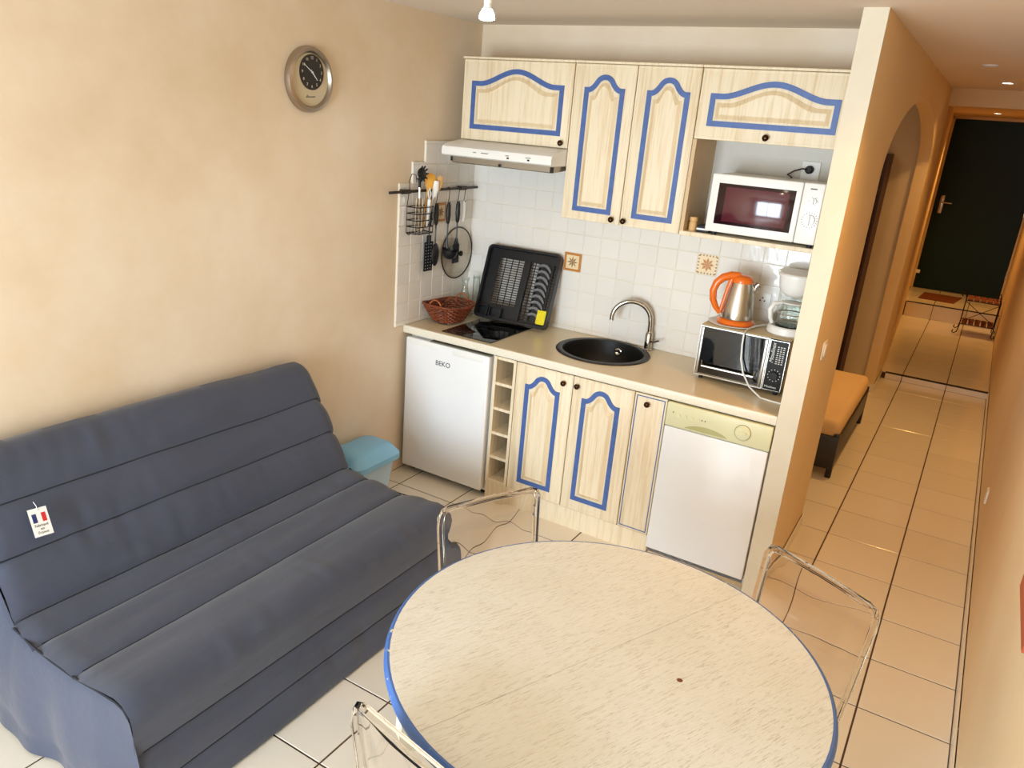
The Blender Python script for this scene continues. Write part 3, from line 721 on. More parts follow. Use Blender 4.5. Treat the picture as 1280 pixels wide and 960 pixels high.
# ------------------------------------------------------------------ microwave in its niche
mw = thing('microwave', 'white microwave oven with a maroon window in the niche of the right cabinet', 'microwave', (1.795, -0.17, 1.6))
mz0, mz1, mx0, mx1 = 1.618, 1.882, 1.546, 2.046
part('casing', B().box(mx0 + .004, mx1 - .002, -0.315, -0.03, mz0, mz1 - .003, .006), 'whiteplastic', mw)
md = part('door', B().box(mx0, 1.934 + .02, -0.335, -0.316, mz0, mz1, .006, 3), 'whiteplastic', mw)
part('window_surround', B().box(1.583, 1.930, -0.3365, -0.333, 1.657, 1.842, .001), 'maroondark', md, 'dark maroon window border')
part('window', B().box(1.618, 1.905, -0.3375, -0.3345, 1.672, 1.828, .001), 'maroon', md, 'maroon mesh window')
mp_ = part('control_panel', B().box(1.956, mx1, -0.335, -0.316, mz0, mz1, .005, 3), 'whiteplastic', mw)
for (kx, kz, r_) in ((2.008, 1.806, 0.014), (2.006, 1.724, 0.024)):
    kn = part('knob', B().lathe([(r_, 0), (r_ * .95, 0.012), (0, 0.013)], (kx, -0.335, kz), 24, (0, -1, 0)).box(kx - .003, kx + .003, -0.356, -0.345, kz - r_ * .9, kz + r_ * .9, .001), 'whiteplastic', mp_)
    bb = B()
    for k in range(18):
        a = k * 2 * pi / 18
        if r_ < .02 and k % 3: continue
        c_, s_ = cos(a), sin(a); bb.prism([(kx + c_ * r_ * 1.2 - s_ * .0008, kz + s_ * r_ * 1.2 + c_ * .0008), (kx + c_ * r_ * 1.2 + s_ * .0008, kz + s_ * r_ * 1.2 - c_ * .0008), (kx + c_ * r_ * 1.5 + s_ * .0008, kz + s_ * r_ * 1.5 - c_ * .0008), (kx + c_ * r_ * 1.5 - s_ * .0008, kz + s_ * r_ * 1.5 + c_ * .0008)], (0, -.0006, 0), (0, -0.335, 0))
    part('tick_marks', bb, 'darktext', mp_, smooth=False)
part('badge', B().box(1.986, 2.014, -0.3358, -0.335, 1.855, 1.860), 'darktext', mp_, smooth=False)
for x_ in (1.58, 2.02):
    part('foot', B().cyl((x_, -0.29, 1.6), (x_, -0.29, 1.62), 0.012), 'blackmatt', mw); part('foot', B().cyl((x_, -0.06, 1.6), (x_, -0.06, 1.62), 0.012), 'blackmatt', mw)
# socket + plug + cable behind the microwave
so = thing('wall_socket', 'white double wall socket behind the microwave with a black plug in it', 'socket', (1.905, -0.007, 1.92))
part('plate', B().box(1.866, 1.950, -0.016, -0.006, 1.845, 1.962, .003), 'whiteplastic', so)
part('recess', B().ring([(1.905 + .022 * cos(k * pi / 12), 1.925 + .022 * sin(k * pi / 12)) for k in range(24)], [(1.905 + .019 * cos(k * pi / 12), 1.925 + .019 * sin(k * pi / 12)) for k in range(24)], (0, -.003, 0), (0, -.016, 0)).ring([(1.905 + .022 * cos(k * pi / 12), 1.873 + .022 * sin(k * pi / 12)) for k in range(24)], [(1.905 + .019 * cos(k * pi / 12), 1.873 + .019 * sin(k * pi / 12)) for k in range(24)], (0, -.003, 0), (0, -.016, 0)), 'whiteplastic', so)
pg = thing('power_cable', 'black plug and short cable of the microwave in the socket above it', 'cable', (1.905, -0.03, 1.925))
part('plug', B().lathe([(0.019, 0), (0.019, 0.022), (0.012, 0.034), (0, 0.034)], (1.905, -0.0165, 1.925), 20, (0, -1, 0)), 'blackmatt', pg)
part('cord', B().tube([(1.905, -0.045, 1.925), (1.880, -0.062, 1.928), (1.845, -0.06, 1.915), (1.815, -0.05, 1.895), (1.83, -0.03, 1.885), (1.84, -0.022, 1.85), (1.84, -0.02, 1.79)], 0.0035, 8), 'blackmatt', pg)
# spice jar and black items on the niche shelf
sj = thing('spice_jar', 'small glass spice jar with wooden lid at the left end of the niche shelf', 'jar', (1.466, -0.265, 1.6))
part('jar', B().lathe([(0, 0), (0.019, 0), (0.019, 0.040), (0.015, 0.046)], (1.466, -0.265, 1.6), 20), 'woodspoon', sj)
part('lid', B().lathe([(0.016, 0.046), (0.019, 0.047), (0.019, 0.066), (0, 0.067)], (1.466, -0.265, 1.6), 20), 'woodspoon', sj)
for k in range(3):
    single('magazine', B().box(1.492, 1.552, -0.29 + .004 * k, -0.12, 1.6 + k * .011, 1.6 + k * .011 + .009, .001), 'blackmatt' if k != 1 else 'enamel', ['flat black folder at the bottom of the stack left of the microwave', 'white leaflet in the middle of the stack left of the microwave', 'flat black folder on top of the stack left of the microwave'][k], 'folder', 'folders stacked beside the microwave', False)

# ------------------------------------------------------------------ mini oven, kettle, coffee maker
ov = thing('mini_oven', 'black and steel mini oven with glass door on the worktop by the partition', 'oven', (1.83, -0.2, 0.9))
ox0, ox1, oz0, oz1, oy = 1.613, 2.040, 0.922, 1.172, -0.352
part('casing', B().box(ox0, ox0 + .012, oy + .01, -0.05, oz0, oz1, .003).box(ox1 - .09, ox1, oy + .01, -0.05, oz0, oz1, .003).box(ox0, ox1, oy + .01, -0.05, oz1 - .010, oz1 + .004, .003).box(ox0, ox1, oy + .01, -0.05, oz0, oz0 + .012, .003).box(ox0, ox1, -0.06, -0.05, oz0, oz1), plain('oven_top_beige', (196, 172, 128), 0.4), ov, 'beige metal casing')
part('inner_cavity', B().box(ox0 + .013, ox1 - .095, -0.075, -0.062, oz0 + .013, oz1 - .012), 'blackmatt', ov, smooth=False)
part('cavity_walls', B().box(ox0 + .0125, ox0 + .016, oy + .02, -0.062, oz0 + .013, oz1 - .012).box(ox1 - .099, ox1 - .0905, oy + .02, -0.062, oz0 + .013, oz1 - .012).box(ox0 + .016, ox1 - .099, oy + .02, -.062, oz0 + .0125, oz0 + .015).box(ox0 + .016, ox1 - .099, oy + .02, -.062, oz1 - .015, oz1 - .0125), 'blackmatt', ov, smooth=False)
fo = [(ox0, oz0), (ox1 - .092, oz0), (ox1 - .092, oz1), (ox0, oz1)]
odr = part('door', B().box(ox0 + .018, ox1 - .110, oy - .004, oy, oz0 + .012, oz1 - .010), 'ovenglass', ov, 'smoked glass door', smooth=False)
part('door_frame', B().ring(fo, offset(fo, 0.006), (0, -.010, 0), (0, oy + .006, 0)), 'steel', odr, smooth=False)
for xa_ in (ox0 + .008, ox1 - .112): part('side_strip', B().box(xa_, xa_ + .012, oy - .008, oy + .002, oz0 + .008, oz1 - .008, .002), 'aluminium', odr)
part('door_handle', B().tube([(ox0 + .035, oy - .006, oz0 + .075), (ox0 + .04, oy - .026, oz0 + .055), (ox1 - .135, oy - .026, oz0 + .055), (ox1 - .130, oy - .006, oz0 + .075)], .005, 8), 'steel', odr)
part('wire_shelf', B().tube([(ox0 + .018, -0.33, 1.01), (ox1 - .1, -0.33, 1.01)], .002, 6).tube([(ox0 + .018, -0.25, 1.01), (ox1 - .1, -0.25, 1.01)], .002, 6).tube([(ox0 + .018, -0.17, 1.01), (ox1 - .1, -0.17, 1.01)], .002, 6), 'steel', ov)
ocp = part('control_panel', B().box(ox1 - .092, ox1, oy - .003, oy + .009, oz0, oz1, .002), 'blackmatt', ov, 'black control panel with white print')
fo = [(ox1 - .089, oz0 + .003), (ox1 - .003, oz0 + .003), (ox1 - .003, oz1 - .003), (ox1 - .089, oz1 - .003)]
part('panel_border', B().ring(fo, offset(fo, .003), (0, -.002, 0), (0, oy - .003, 0)), 'steel', ocp, smooth=False)
text('lettering', 'Moulinex', 0.015, (ox1 - .052, oy - .0035, oz0 + .020), (1, 0, 0), (0, 0, 1), 'whitetext', ocp)
text('lettering', 'Moulinex', 0.026, (ox1 - .070, oy - .0035, oz0 + .185), (0, 0, 1), (-1, 0, 0), 'whitetext', ocp, shear=.3)
bb = B()
for k in range(9):
    for c in range(3): bb.box(ox1 - .052 + c * .013, ox1 - .044 + c * .013, oy - .0042, oy - .003, oz0 + .135 + k * .010, oz0 + .139 + k * .010)
for k in range(12):
    a = k * 2 * pi / 12; bb.box(ox1 - .046 + .028 * cos(a) - .0018, ox1 - .046 + .028 * cos(a) + .0018, oy - .0042, oy - .003, oz0 + .078 + .028 * sin(a) - .0018, oz0 + .078 + .028 * sin(a) + .0018)
part('printed_marks', bb, 'whitetext', ocp, smooth=False)
part('knob', B().lathe([(0.02, 0), (0.018, 0.014), (0, 0.015)], (ox1 - .046, oy - .003, oz0 + .078), 20, (0, -1, 0)), 'blackmatt', ocp)
for x_ in (ox0 + .03, ox1 - .03):
    for y_ in (oy + .03, -0.08): part('foot', B().cyl((x_, y_, 0.9), (x_, y_, oz0 + .001), 0.010), 'blackmatt', ov)
ZO = oz1 + .004
# kettle
KX, KY = 1.738, -0.215
ps = single('plate', B().lathe([(0, 0.0), (0.105, 0.001), (0.118, 0.006), (0.116, 0.008), (0.10, 0.004), (0, 0.003)], (KX - .012, KY - .005, ZO), 40), 'whiteplastic', 'white round plate under the orange kettle on the mini oven', 'plate')
ZKt = ZO + .005
kt = thing('kettle', 'steel electric kettle with orange handle, lid and base on the mini oven', 'kettle', (KX, KY, ZKt))
part('base', B().lathe([(0, 0), (0.088, 0), (0.090, 0.008), (0.084, 0.020), (0.074, 0.026), (0, 0.026)], (KX, KY, ZKt), 40), 'orange', kt)
part('body', B().lathe([(0, .027), (0.076, 0.027), (0.077, 0.035), (0.074, 0.07), (0.066, 0.13), (0.056, 0.185), (0.051, 0.205), (0, .205)], (KX, KY, ZKt), 40), 'steel', kt, 'polished steel body')
part('lid', B().lathe([(0.052, 0.203), (0.053, 0.212), (0.047, 0.226), (0.030, 0.237), (0, 0.240)], (KX, KY, ZKt), 40), 'orange', kt, 'orange lid')
HD = Vector((-0.93, -0.37, 0)).normalized()
def kp(r, z): return Vector((KX, KY, ZKt + z)) + HD * r
part('handle', B().tube([kp(.015, .232), kp(.055, .232), kp(.092, .218), (kp(.119, .190)), kp(.130, .150), kp(.124, .105), kp(.106, .070), kp(.082, .042)], [.018, .020, .020, .019, .018, .0165, .014, .011], 14, flat=1.0).tube([kp(.050, .215), kp(.062, .17), kp(.072, .11), kp(.082, .045)], [.013, .011, .0095, .009], 10), 'orange', kt, 'orange loop handle')
part('spout', B().tube([Vector((KX, KY, ZKt + .15)) - HD * .055, Vector((KX, KY, ZKt + .19)) - HD * .068, Vector((KX, KY, ZKt + .2)) - HD * .078], [.008, .014, .018], 10), 'steel', kt)
# white cable running from behind, over the oven's top and down its front
single('cable', B().tube([(1.90, -0.10, ZO + .006), (1.86, -0.16, ZO + .009), (1.83, -0.25, ZO + .008), (1.825, -0.33, ZO + .006), (1.826, -0.368, ZO - .004), (1.828, -0.375, 1.12), (1.836, -0.377, 1.05), (1.858, -0.385, 0.99), (1.905, -0.41, 0.935), (1.97, -0.44, 0.905), (2.03, -0.45, 0.904), (2.096, -0.455, 0.904)], 0.004, 8), 'whiteplastic', 'white power cable draped down the front of the mini oven', 'cable')
# coffee maker
CX, CY = 1.985, -0.20
cm = thing('coffee_maker', 'white filter coffee maker with glass jug on the right of the mini oven', 'coffee maker', (CX, CY, ZO))
def oval(rx, ry, n=28, cx=CX, cy=CY): return [(cx + rx * cos(2 * pi * k / n), cy + ry * sin(2 * pi * k / n)) for k in range(n)]
part('base', B().lathe([(0, 0), (0.092, 0), (0.097, 0.006), (0.092, 0.034), (0.085, 0.040), (0.070, 0.036), (0, 0.036)], (CX, CY, ZO), 40), 'whiteplastic', cm)
part('hotplate', B().lathe([(0, .0365), (0.062, .0365), (0.062, .040), (0, .040)], (CX, CY, ZO), 32), 'blackmatt', cm)
part('water_tank', B().box(CX - .085, CX + .085, CY + .075, CY + .135, ZO, ZO + .285, .015, 3), 'thinglass', cm, 'clear water tank at the back')
part('column', B().box(CX - .090, CX - .075, CY - .01, CY + .10, ZO + .02, ZO + .085, .006), 'whiteplastic', cm)
part('filter_holder', B().lathe([(0, .180), (0.045, .182), (0.068, .200), (0.080, .235), (0.083, .275), (0, .275)], (CX, CY, ZO), 36), 'whiteplastic', cm)
part('lid', B().lathe([(0, .276), (0.089, .276), (0.089, .284), (0.082, .290), (0, .293)], (CX, CY, ZO), 36).box(CX - .098, CX + .08, CY + .02, CY + .13, ZO + .278, ZO + .291, .004), 'whiteplastic', cm)
jg = part('jug', B().lathe([(0, .042), (0.055, .042), (0.064, .06), (0.062, .10), (0.048, .135), (0.046, .145), (0.044, .145), (0.046, .134), (0.060, .10), (0.062, .06), (0.054, .044), (0, .044)], (CX, CY, ZO), 36), 'thinglass', cm, 'clear glass jug')
part('jug_lid', B().lathe([(0, .146), (0.052, .146), (0.054, .152), (0, .158)], (CX, CY, ZO), 32), 'whiteplastic', jg)
part('jug_handle', B().tube([(CX - .045, CY - .035, ZO + .146), (CX - .072, CY - .062, ZO + .143), (CX - .082, CY - .073, ZO + .115), (CX - .076, CY - .068, ZO + .075), (CX - .066, CY - .058, ZO + .052)], [.010, .012, .012, .011, .009], 10), 'whiteplastic', jg)
part('jug_band', B().torus((CX, CY, ZO + .098), .0625, .003, n=36), 'steel', jg)
# socket behind
s2 = thing('wall_socket', 'white wall socket on the tiles between kettle and coffee maker', 'socket', (1.80, -.01, 1.27))
part('plate', B().box(1.765, 1.845, -0.020, -0.008, 1.235, 1.315, .003), 'whiteplastic', s2)
part('holes', B().cyl((1.793, -.0205, 1.275), (1.793, -.019, 1.275), .004, n=10).cyl((1.815, -.0205, 1.275), (1.815, -.019, 1.275), .004, n=10).cyl((1.804, -.0205, 1.29), (1.804, -.019, 1.29), .004, n=10), 'blackmatt', s2)

# ------------------------------------------------------------------ dish rack leaning on the wall over the hob
dk = thing('dish_rack', 'black plastic dish drainer tray leaning upright against the tiles behind the hob', 'dish rack', (0.42, -0.17, 0.906))
DA = Vector((0.196, -0.175, 0.9075)); DBv = Vector((0.672, -0.150, 0.9075))
DU = (DBv - DA).normalized(); DT = Vector((0.178, -0.030, 1.322)); DV = (DT - DA); DH = DV.length; DV = (DV - DU * DV.dot(DU)).normalized(); DN = DU.cross(DV).normalized()
if DN.y > 0: DN = -DN
DW = (DBv - DA).length
def dk_p(u, v, d=0): return DA + DU * u + DV * v + DN * d
def rect(u0, u1, v0, v1): return [(u0, v0), (u1, v0), (u1, v1), (u0, v1)]
def rrect(u0, u1, v0, v1, r, n=5):
    P = []
    for cx_, cy_, a0 in ((u1 - r, v0 + r, -90), (u1 - r, v1 - r, 0), (u0 + r, v1 - r, 90), (u0 + r, v0 + r, 180)):
        for k in range(n + 1): a = R_(a0 + 90 * k / n); P.append((cx_ + r * cos(a), cy_ + r * sin(a)))
    return P
def dpr(b, poly, d0, d1): return b.prism(poly, DN * (d1 - d0), DA + DN * d0, DU, DV)
def drg(b, o, i, d0, d1): return b.ring(o, i, DN * (d1 - d0), DA + DN * d0, DU, DV)
b = B(); drg(b, rrect(0, DW, 0, DH, .03), rrect(.014, DW - .014, .014, DH - .014, .018), 0, .045)
part('rim', b, 'black', dk)
# floor of the tray is an open lattice
b = B(); U1, U2, V1, V2 = 0.075, 0.245, 0.095, 0.375
dpr(b, rect(.012, U1, .012, DH - .012), 0.004, .010); dpr(b, rect(U1, DW - .012, DH - .012 - (DH - .012 - V2), DH - .012), 0.004, .010)
dpr(b, rect(U2, .285, .012, V2), .004, .024); dpr(b, rect(U1, DW - .012, .012, .030), .004, .010); dpr(b, rect(U1, U2, .03, V1), .004, .010)
dpr(b, rect(.285 + .055, .285 + .062, .03, V2), .004, .02); dpr(b, rect(.430, .436, .03, V2), .004, .02)
part('tray_panels', b, 'black', dk, smooth=False)
b = B()
for (ua, ub, cols) in ((U1, U2, 4), (.285, .340, 2), (.436, DW - .012, 2)):
    for k in range(cols + 1): u = ua + (ub - ua) * k / cols; dpr(b, rect(u - .0025, u + .0025, .03 if cols == 2 else V1, V2), .004, .008)
    rows = 20; va = .03 if cols == 2 else V1
    for k in range(rows + 1): v_ = va + (V2 - va) * k / rows; dpr(b, rect(ua, ub, v_ - .0024, v_ + .0024), .004, .008)
part('lattice', b, 'black', dk, smooth=False)
b = B(); dpr(b, rect(.345, .43, .03, V2), .002, .006); part('backing_strip', b, 'black', dk, smooth=False)
gp = plain('grey_peg_plastic', (112, 112, 116), 0.4)
for k in range(9):
    v_ = .055 + k * .036; pts = [(.345, v_ + .008), (.365, v_ + .016), (.385, v_ + .014), (.405, v_ + .000), (.424, v_ - .020), (.426, v_ - .008), (.41, v_ + .016), (.39, v_ + .028), (.365, v_ + .030), (.345, v_ + .022)]
    b = B(); dpr(b, pts, .006, .026); part('plate_divider', b, gp, dk, smooth=False)
b = B(); 
for (a0, a1) in ((.015, .085), (.092, .175)): drg(b, rrect(a0, a1, .014, .078, .012), rrect(a0 + .006, a1 - .006, .020, .072, .008), .01, .040)
part('cutlery_cups', b, 'black', dk)
b = B(); dpr(b, rrect(.410, .465, .024, .105, .006), .020, .046)
single('sponge', b, 'sponge', 'yellow sponge in the lower right corner of the dish drainer', 'sponge')

# ------------------------------------------------------------------ basket, carafe, glass holder on the worktop
bk = thing('wicker_basket', 'small brown wicker basket with loop handles in the worktop corner', 'basket', (0.115, -0.40, 0.9))
BX, BY = 0.135, -0.385
def bpt(t, h, k=1.0):
    # rounded rectangle plan that flares with height; slightly turned
    a = 2 * pi * t; c_, s_ = cos(a), sin(a); e = 0.62
    x_ = math.copysign(abs(c_) ** e, c_) * (0.075 + 0.045 * h) * k; y_ = math.copysign(abs(s_) ** e, s_) * (0.085 + 0.055 * h) * k
    r = R_(-8); return Vector((max(0.012, BX + x_ * cos(r) - y_ * sin(r)), BY + x_ * sin(r) + y_ * cos(r), 0.915 + 0.085 * h + 0.010 * h * abs(s_)))
b = B()
for k in range(9):
    h = k / 8; ph = pi * (k % 2)
    b.tube([bpt(t / 64, h) + (bpt(t / 64, h) - Vector((BX, BY, 0.915 + .085 * h))).normalized() * 0.0042 * sin(t * pi / 2 + ph) for t in range(64)], 0.0052, 6, True)
part('woven_strands', b, 'wicker', bk, 'woven brown strands')
b = B()
for k in range(26): b.tube([bpt(k / 26, 0, .99), bpt(k / 26, .5, .99), bpt(k / 26, 1, .99)], 0.0030, 5)
part('stakes', b, 'wickerl', bk)
b = B(); b.tube([bpt(t / 48, 1.04) for t in range(48)], 0.0065, 6, True); part('rim', b, 'wicker', bk)
b = B(); b.prism([(bpt(t / 32, 0).x, bpt(t / 32, 0).y) for t in range(32)], (0, 0, .006), (0, 0, .914), (1, 0, 0), (0, 1, 0)); part('bottom', b, 'wicker', bk)
for s_ in (-1, 1):
    cx_, cy_ = BX - .0, BY + s_ * .135
    part('handle', B().tube([(BX - s_ * .0 + .042 * cos(pi * k / 10), cy_, 1.0 + .048 * sin(pi * k / 10)) for k in range(11)], .004, 6), 'wickerl', bk)
for s_ in ((-.05, -.06), (.05, -.06), (.05, .06), (-.05, .06)):
    part('foot', B().sphere((BX + s_[0], BY + s_[1], .9075), .0078), 'steel', bk)
CRX, CRY = 0.115, -0.195
cf = single('carafe', B().lathe([(0, .002), (0.052, .002), (0.055, .01), (0.046, .06), (0.030, .12), (0.019, .17), (0.018, .20), (0.027, .235), (0.0255, .236), (0.0165, .20), (0.0175, .17), (0.0285, .12), (0.0445, .06), (0.053, .01), (0, .006)], (CRX, CRY, .9), 32), 'thinglass', 'clear conical glass carafe behind the wicker basket', 'carafe')
gh = thing('glass_holder', 'tall clear glass vase in a small metal wire stand beside the dish drainer', 'vase', (0.125, -0.085, .9))
part('vase', B().lathe([(0, .04), (0.019, .04), (0.020, .05), (0.021, .235), (0.0195, .235), (0.0185, .05), (0, .046)], (0.125, -0.085, .9), 24), 'thinglass', gh)
part('wire_stand', B().torus((0.125, -0.085, .9025), .035, .0025).torus((0.125, -0.085, .945), .024, .002).torus((0.125, -0.085, 1.12), .022, .0015).tube([(0.16, -0.085, .9025), (0.149, -0.085, .945), (0.147, -.085, 1.12)], .002, 6).tube([(0.09, -0.085, .9025), (0.101, -0.085, .945), (0.103, -.085, 1.12)], .002, 6), 'steel', gh)

# ------------------------------------------------------------------ rail with utensils on the left wall
rl = thing('utensil_rail', 'dark metal utensil rail fixed across the tiles on the left wall', 'rail', (0.0, -0.42, 1.645))
RX, RZ = 0.036, 1.645
part('bar', B().cyl((RX, -0.835, RZ), (RX, -0.012, RZ), 0.0075, n=16), 'irongrey', rl)
for y_ in (-0.70, -0.16):
    part('bracket', B().box(0.008, RX + .008, y_ - .022, y_ + .022, RZ - .011, RZ + .011, .003).cyl((RX, y_ - .032, RZ), (RX, y_ + .032, RZ), .0115, n=16), 'irongrey', rl)
def hook(y, z1=1.575): return B().tube([(RX - .010, y, RZ + .004), (RX - .002, y, RZ + .0115), (RX + .008, y, RZ + .006), (RX + .0105, y, RZ - .01), (RX + .006, y, z1 + .012), (RX + .002, y, z1 - .004), (RX + .011, y, z1 - .010), (RX + .018, y, z1)], .0022, 6)
def utensil(y, kind, lab, head):
    part('hook', hook(y), 'irongrey', rl)
    t = thing('kitchen_utensil', lab, 'utensil', (RX + .008, y, 1.565), 'black utensils hanging from the rail')
    X = RX + .008
    part('handle', B().tube([(X, y, 1.572), (X, y, 1.555), (X, y, 1.50), (X, y, 1.46), (X, y, 1.45)], [.007, .0125, .0145, .011, .006], 10, flat=.7), 'black', t)
    part('shaft', B().tube([(X, y, 1.455), (X, y, 1.40), (X, y, 1.345)], [.0045, .004, .005], 8), 'black', t)
    part('head', head(X, y), 'black', t)
def spat(slots):
    def f(X, y):
        b = B(); o = [(y - .012, 1.35), (y + .012, 1.35), (y + .030, 1.30), (y + .034, 1.225), (y - .034, 1.225), (y - .030, 1.30)]
        if not slots: return b.prism(o, (.004, 0, 0), (X - .002, 0, 0), (0, 1, 0), (0, 0, 1))
        # slotted turner: bars with gaps
        b.prism([(y - .010, 1.36), (y + .010, 1.36), (y + .026, 1.32), (y - .026, 1.32)], (.004, 0, 0), (X - .002, 0, 0), (0, 1, 0), (0, 0, 1))
        for k in range(5):
            c = y - .028 + k * .014; b.box(X - .002, X + .002, c - .0042, c + .0042, 1.232, 1.324)
        b.box(X - .002, X + .002, y - .033, y + .033, 1.212, 1.236)
        return b
    return f
def perforated(X, y):
    b = B()
    for k in range(4): c = y - .034 + k * .0227; b.box(X - .002, X + .002, c - .005, c + .005, 1.20, 1.36)
    for k in range(10): z_ = 1.203 + k * .0172; b.box(X - .002, X + .002, y - .038, y + .038, z_ - .0050, z_ + .0050)
    b.box(X - .002, X + .002, y - .02, y + .02, 1.355, 1.40); return b
def spoon(X, y):
    b = B(); 
    b.sphere((X + .004, y, 1.285), .033, (.35, 1.05, 2.0), 16); return b
def ladle(X, y):
    b = B(); n = 20
    b.tube([(X, y, 1.37), (X + .002, y, 1.33), (X + .004, y - .0, 1.31)], [.005, .006, .008], 8)
    b.lathe([(0.048, .02), (0.046, .0), (0.036, -.022), (0.018, -.034), (0, -.037), (0, -.034), (.016, -.031), (0.033, -.02), (0.043, 0), (0.046, .02)], (X + .022, y, 1.285), 28, (.15, 0, 1)); return b
utensil(-0.486, 'turner', 'long black perforated turner, leftmost utensil hanging under the wire basket', perforated)
utensil(-0.425, 'spoon', 'black serving spoon hanging second from the left on the rail', spoon)
utensil(-0.308, 'ladle', 'black soup ladle with round bowl hanging from the rail', ladle)
utensil(-0.212, 'slotted', 'black slotted spatula, nearest to the glass lid on the rail', spat(True))
part('hook', hook(-0.150), 'irongrey', rl)
single('bottle_opener', B().tube([(RX + .008, -.150, 1.572), (RX + .008, -.150, 1.55), (RX + .008, -.152, 1.47), (RX + .008, -.152, 1.452)], [.006, .010, .009, .004], 8, flat=.5), 'whiteplastic', 'small white peeler hanging at the right end of the rail', 'utensil')
# glass lid leaning in the corner
ll = thing('pan_cover', 'round glass pan lid with steel rim hanging on tiles behind the utensils', 'lid', (0.02, -.15, 1.265))
LC = Vector((0.022, -.165, 1.265)); LN = Vector((1, -.03, .0)).normalized()
part('pane', B().lathe([(0, .010), (0.07, .008), (0.150, .001), (0.150, 0.0), (0.07, .006), (0, .008)], LC, 48, LN), 'lidglass', ll)
part('rim', B().torus(LC, .152, .004, LN, 56, 8), 'irongrey', ll)
part('knob', B().lathe([(0.006, .01), (0.006, .02), (.016, .025), (.016, .033), (0, .034)], LC, 20, LN), 'blackmatt', ll)
# wire cutlery basket
wb = thing('wire_basket', 'black wire cutlery holder hanging on the left part of the rail', 'basket', (0.07, -.58, 1.43))
b = B()
WY0, WY1, WX0, WX1, WZ0, WZ1 = -.668, -.512, .022, .098, 1.425, 1.565
rr = [(WX0, WY0), (WX1 - .012, WY0), (WX1, WY0 + .02), (WX1, WY1 - .02), (WX1 - .012, WY1), (WX0, WY1)]
for k in range(5): z_ = WZ0 + (WZ1 - WZ0) * k / 4; b.tube([(x_, y_, z_) for x_, y_ in rr], .0028, 6, True)
part('wire_rings', b, 'iron', wb)
b = B()
for (x_, y_) in rr + [(WX1, -.56), (WX1, -.62)]: b.tube([(x_, y_, WZ0), (x_, y_, WZ1)], .002, 5)
for k in range(5): y_ = WY0 + .01 + k * .033; b.tube([(WX0, y_, WZ0), (WX1, y_, WZ0)], .002, 5)
part('wire_uprights', b, 'iron', wb)
part('hanging_loop', B().tube([(WX0, WY0, WZ1), (.03, WY0 - .0, 1.62), (RX + .004, WY0 - .005, 1.66), (RX, WY0 - .005, 1.70), (RX - .004, WY0 + .02, 1.735), (RX, WY0 + .05, 1.73), (RX, WY0 + .06, 1.69)], .0022, 6), 'iron', wb)
part('foot_curl', B().tube([(WX0 + .03, WY0, WZ0), (WX0 + .04, WY0 - .03, WZ0 - .003), (WX0 + .04, WY0 - .045, WZ0 + .006)], .0028, 6), 'iron', wb)
ps_ = thing('pasta_server', 'black toothed pasta server standing in the wire cutlery holder', 'utensil', (.06, -.60, 1.43))
part('handle', B().tube([(.055, -.60, 1.44), (.056, -.605, 1.60), (.056, -.607, 1.665)], [.006, .0055, .007], 8), 'steel', ps_)
b = B().lathe([(0, .0), (.020, .002), (.030, .012), (.032, .018), (.028, .014), (.018, .005), (0, .003)], (.055, -.610, 1.735), 24, (.9, -.1, .2)); b.tube([(.056, -.607, 1.66), (.055, -.609, 1.70), (.055, -.610, 1.715)], [.007, .009, .016], 8, flat=.5)
for k in range(10): a = 2 * pi * k / 10; b.tube([(.075, -.612 + .030 * cos(a), 1.738 + .030 * sin(a)), (.083, -.612 + .042 * cos(a), 1.74 + .042 * sin(a))], [.006, .0035], 6)
part('head', b, 'black', ps_)
wsn = thing('wooden_spoon', 'pale wooden spoon leaning right in the wire cutlery holder', 'utensil', (.07, -.53, 1.43))
part('handle', B().tube([(.06, -.575, 1.44), (.072, -.52, 1.58), (.078, -.488, 1.64)], [.005, .0055, .007], 8), 'woodspoon', wsn)
part('bowl', B().tube([(.078, -.49, 1.635), (.08, -.478, 1.66), (.082, -.465, 1.69), (.083, -.455, 1.715), (.084, -.45, 1.725)], [.007, .018, .022, .018, .006], 12, flat=.5), 'woodspoon', wsn)
b = B().tube([(.045, -.56, 1.44), (.05, -.535, 1.60), (.052, -.525, 1.65)], [.005, .005, .008], 8); b.tube([(.052, -.525, 1.65), (.053, -.519, 1.67), (.054, -.508, 1.71), (.055, -.500, 1.735)], [.010, .026, .034, .018], 12, flat=.3)
single('amber_spatula', b, 'yellowplastic', 'amber yellow spatula standing at the back of the wire cutlery holder', 'utensil')
b = B().tube([(.05, -.54, 1.45), (.06, -.50, 1.60), (.066, -.48, 1.68), (.068, -.474, 1.705)], [.006, .006, .009, .008], 8)
single('wooden_tool', b, 'wicker', 'dark wooden handled tool in the wire cutlery holder', 'utensil')
b = B().tube([(.082, -.565, 1.46), (.086, -.56, 1.55), (.088, -.558, 1.605)], [.005, .010, .010], 10).tube([(.088, -.558, 1.60), (.087, -.571, 1.635), (.088, -.558, 1.665), (.089, -.546, 1.635), (.088, -.558, 1.60)], .003, 6)
single('white_opener', b, 'whiteplastic', 'white handled peeler with loop in the front of the wire cutlery holder', 'utensil')
b = B().tube([(.075, -.545, 1.47), (.082, -.52, 1.60), (.084, -.512, 1.625)], [.004, .004, .006], 8).tube([(.084, -.512, 1.615), (.086, -.503, 1.66), (.087, -.497, 1.70)], [.012, .017, .013], 8, flat=.35)
single('white_spatula', b, 'whiteplastic', 'white spatula with broad head in the wire cutlery holder', 'utensil')
b = B()
for k in range(3): b.tube([(.05 + k * .012, -.63 + k * .012, 1.43), (.052 + k * .012, -.628 + k * .012, 1.61)], [.004, .006], 6)
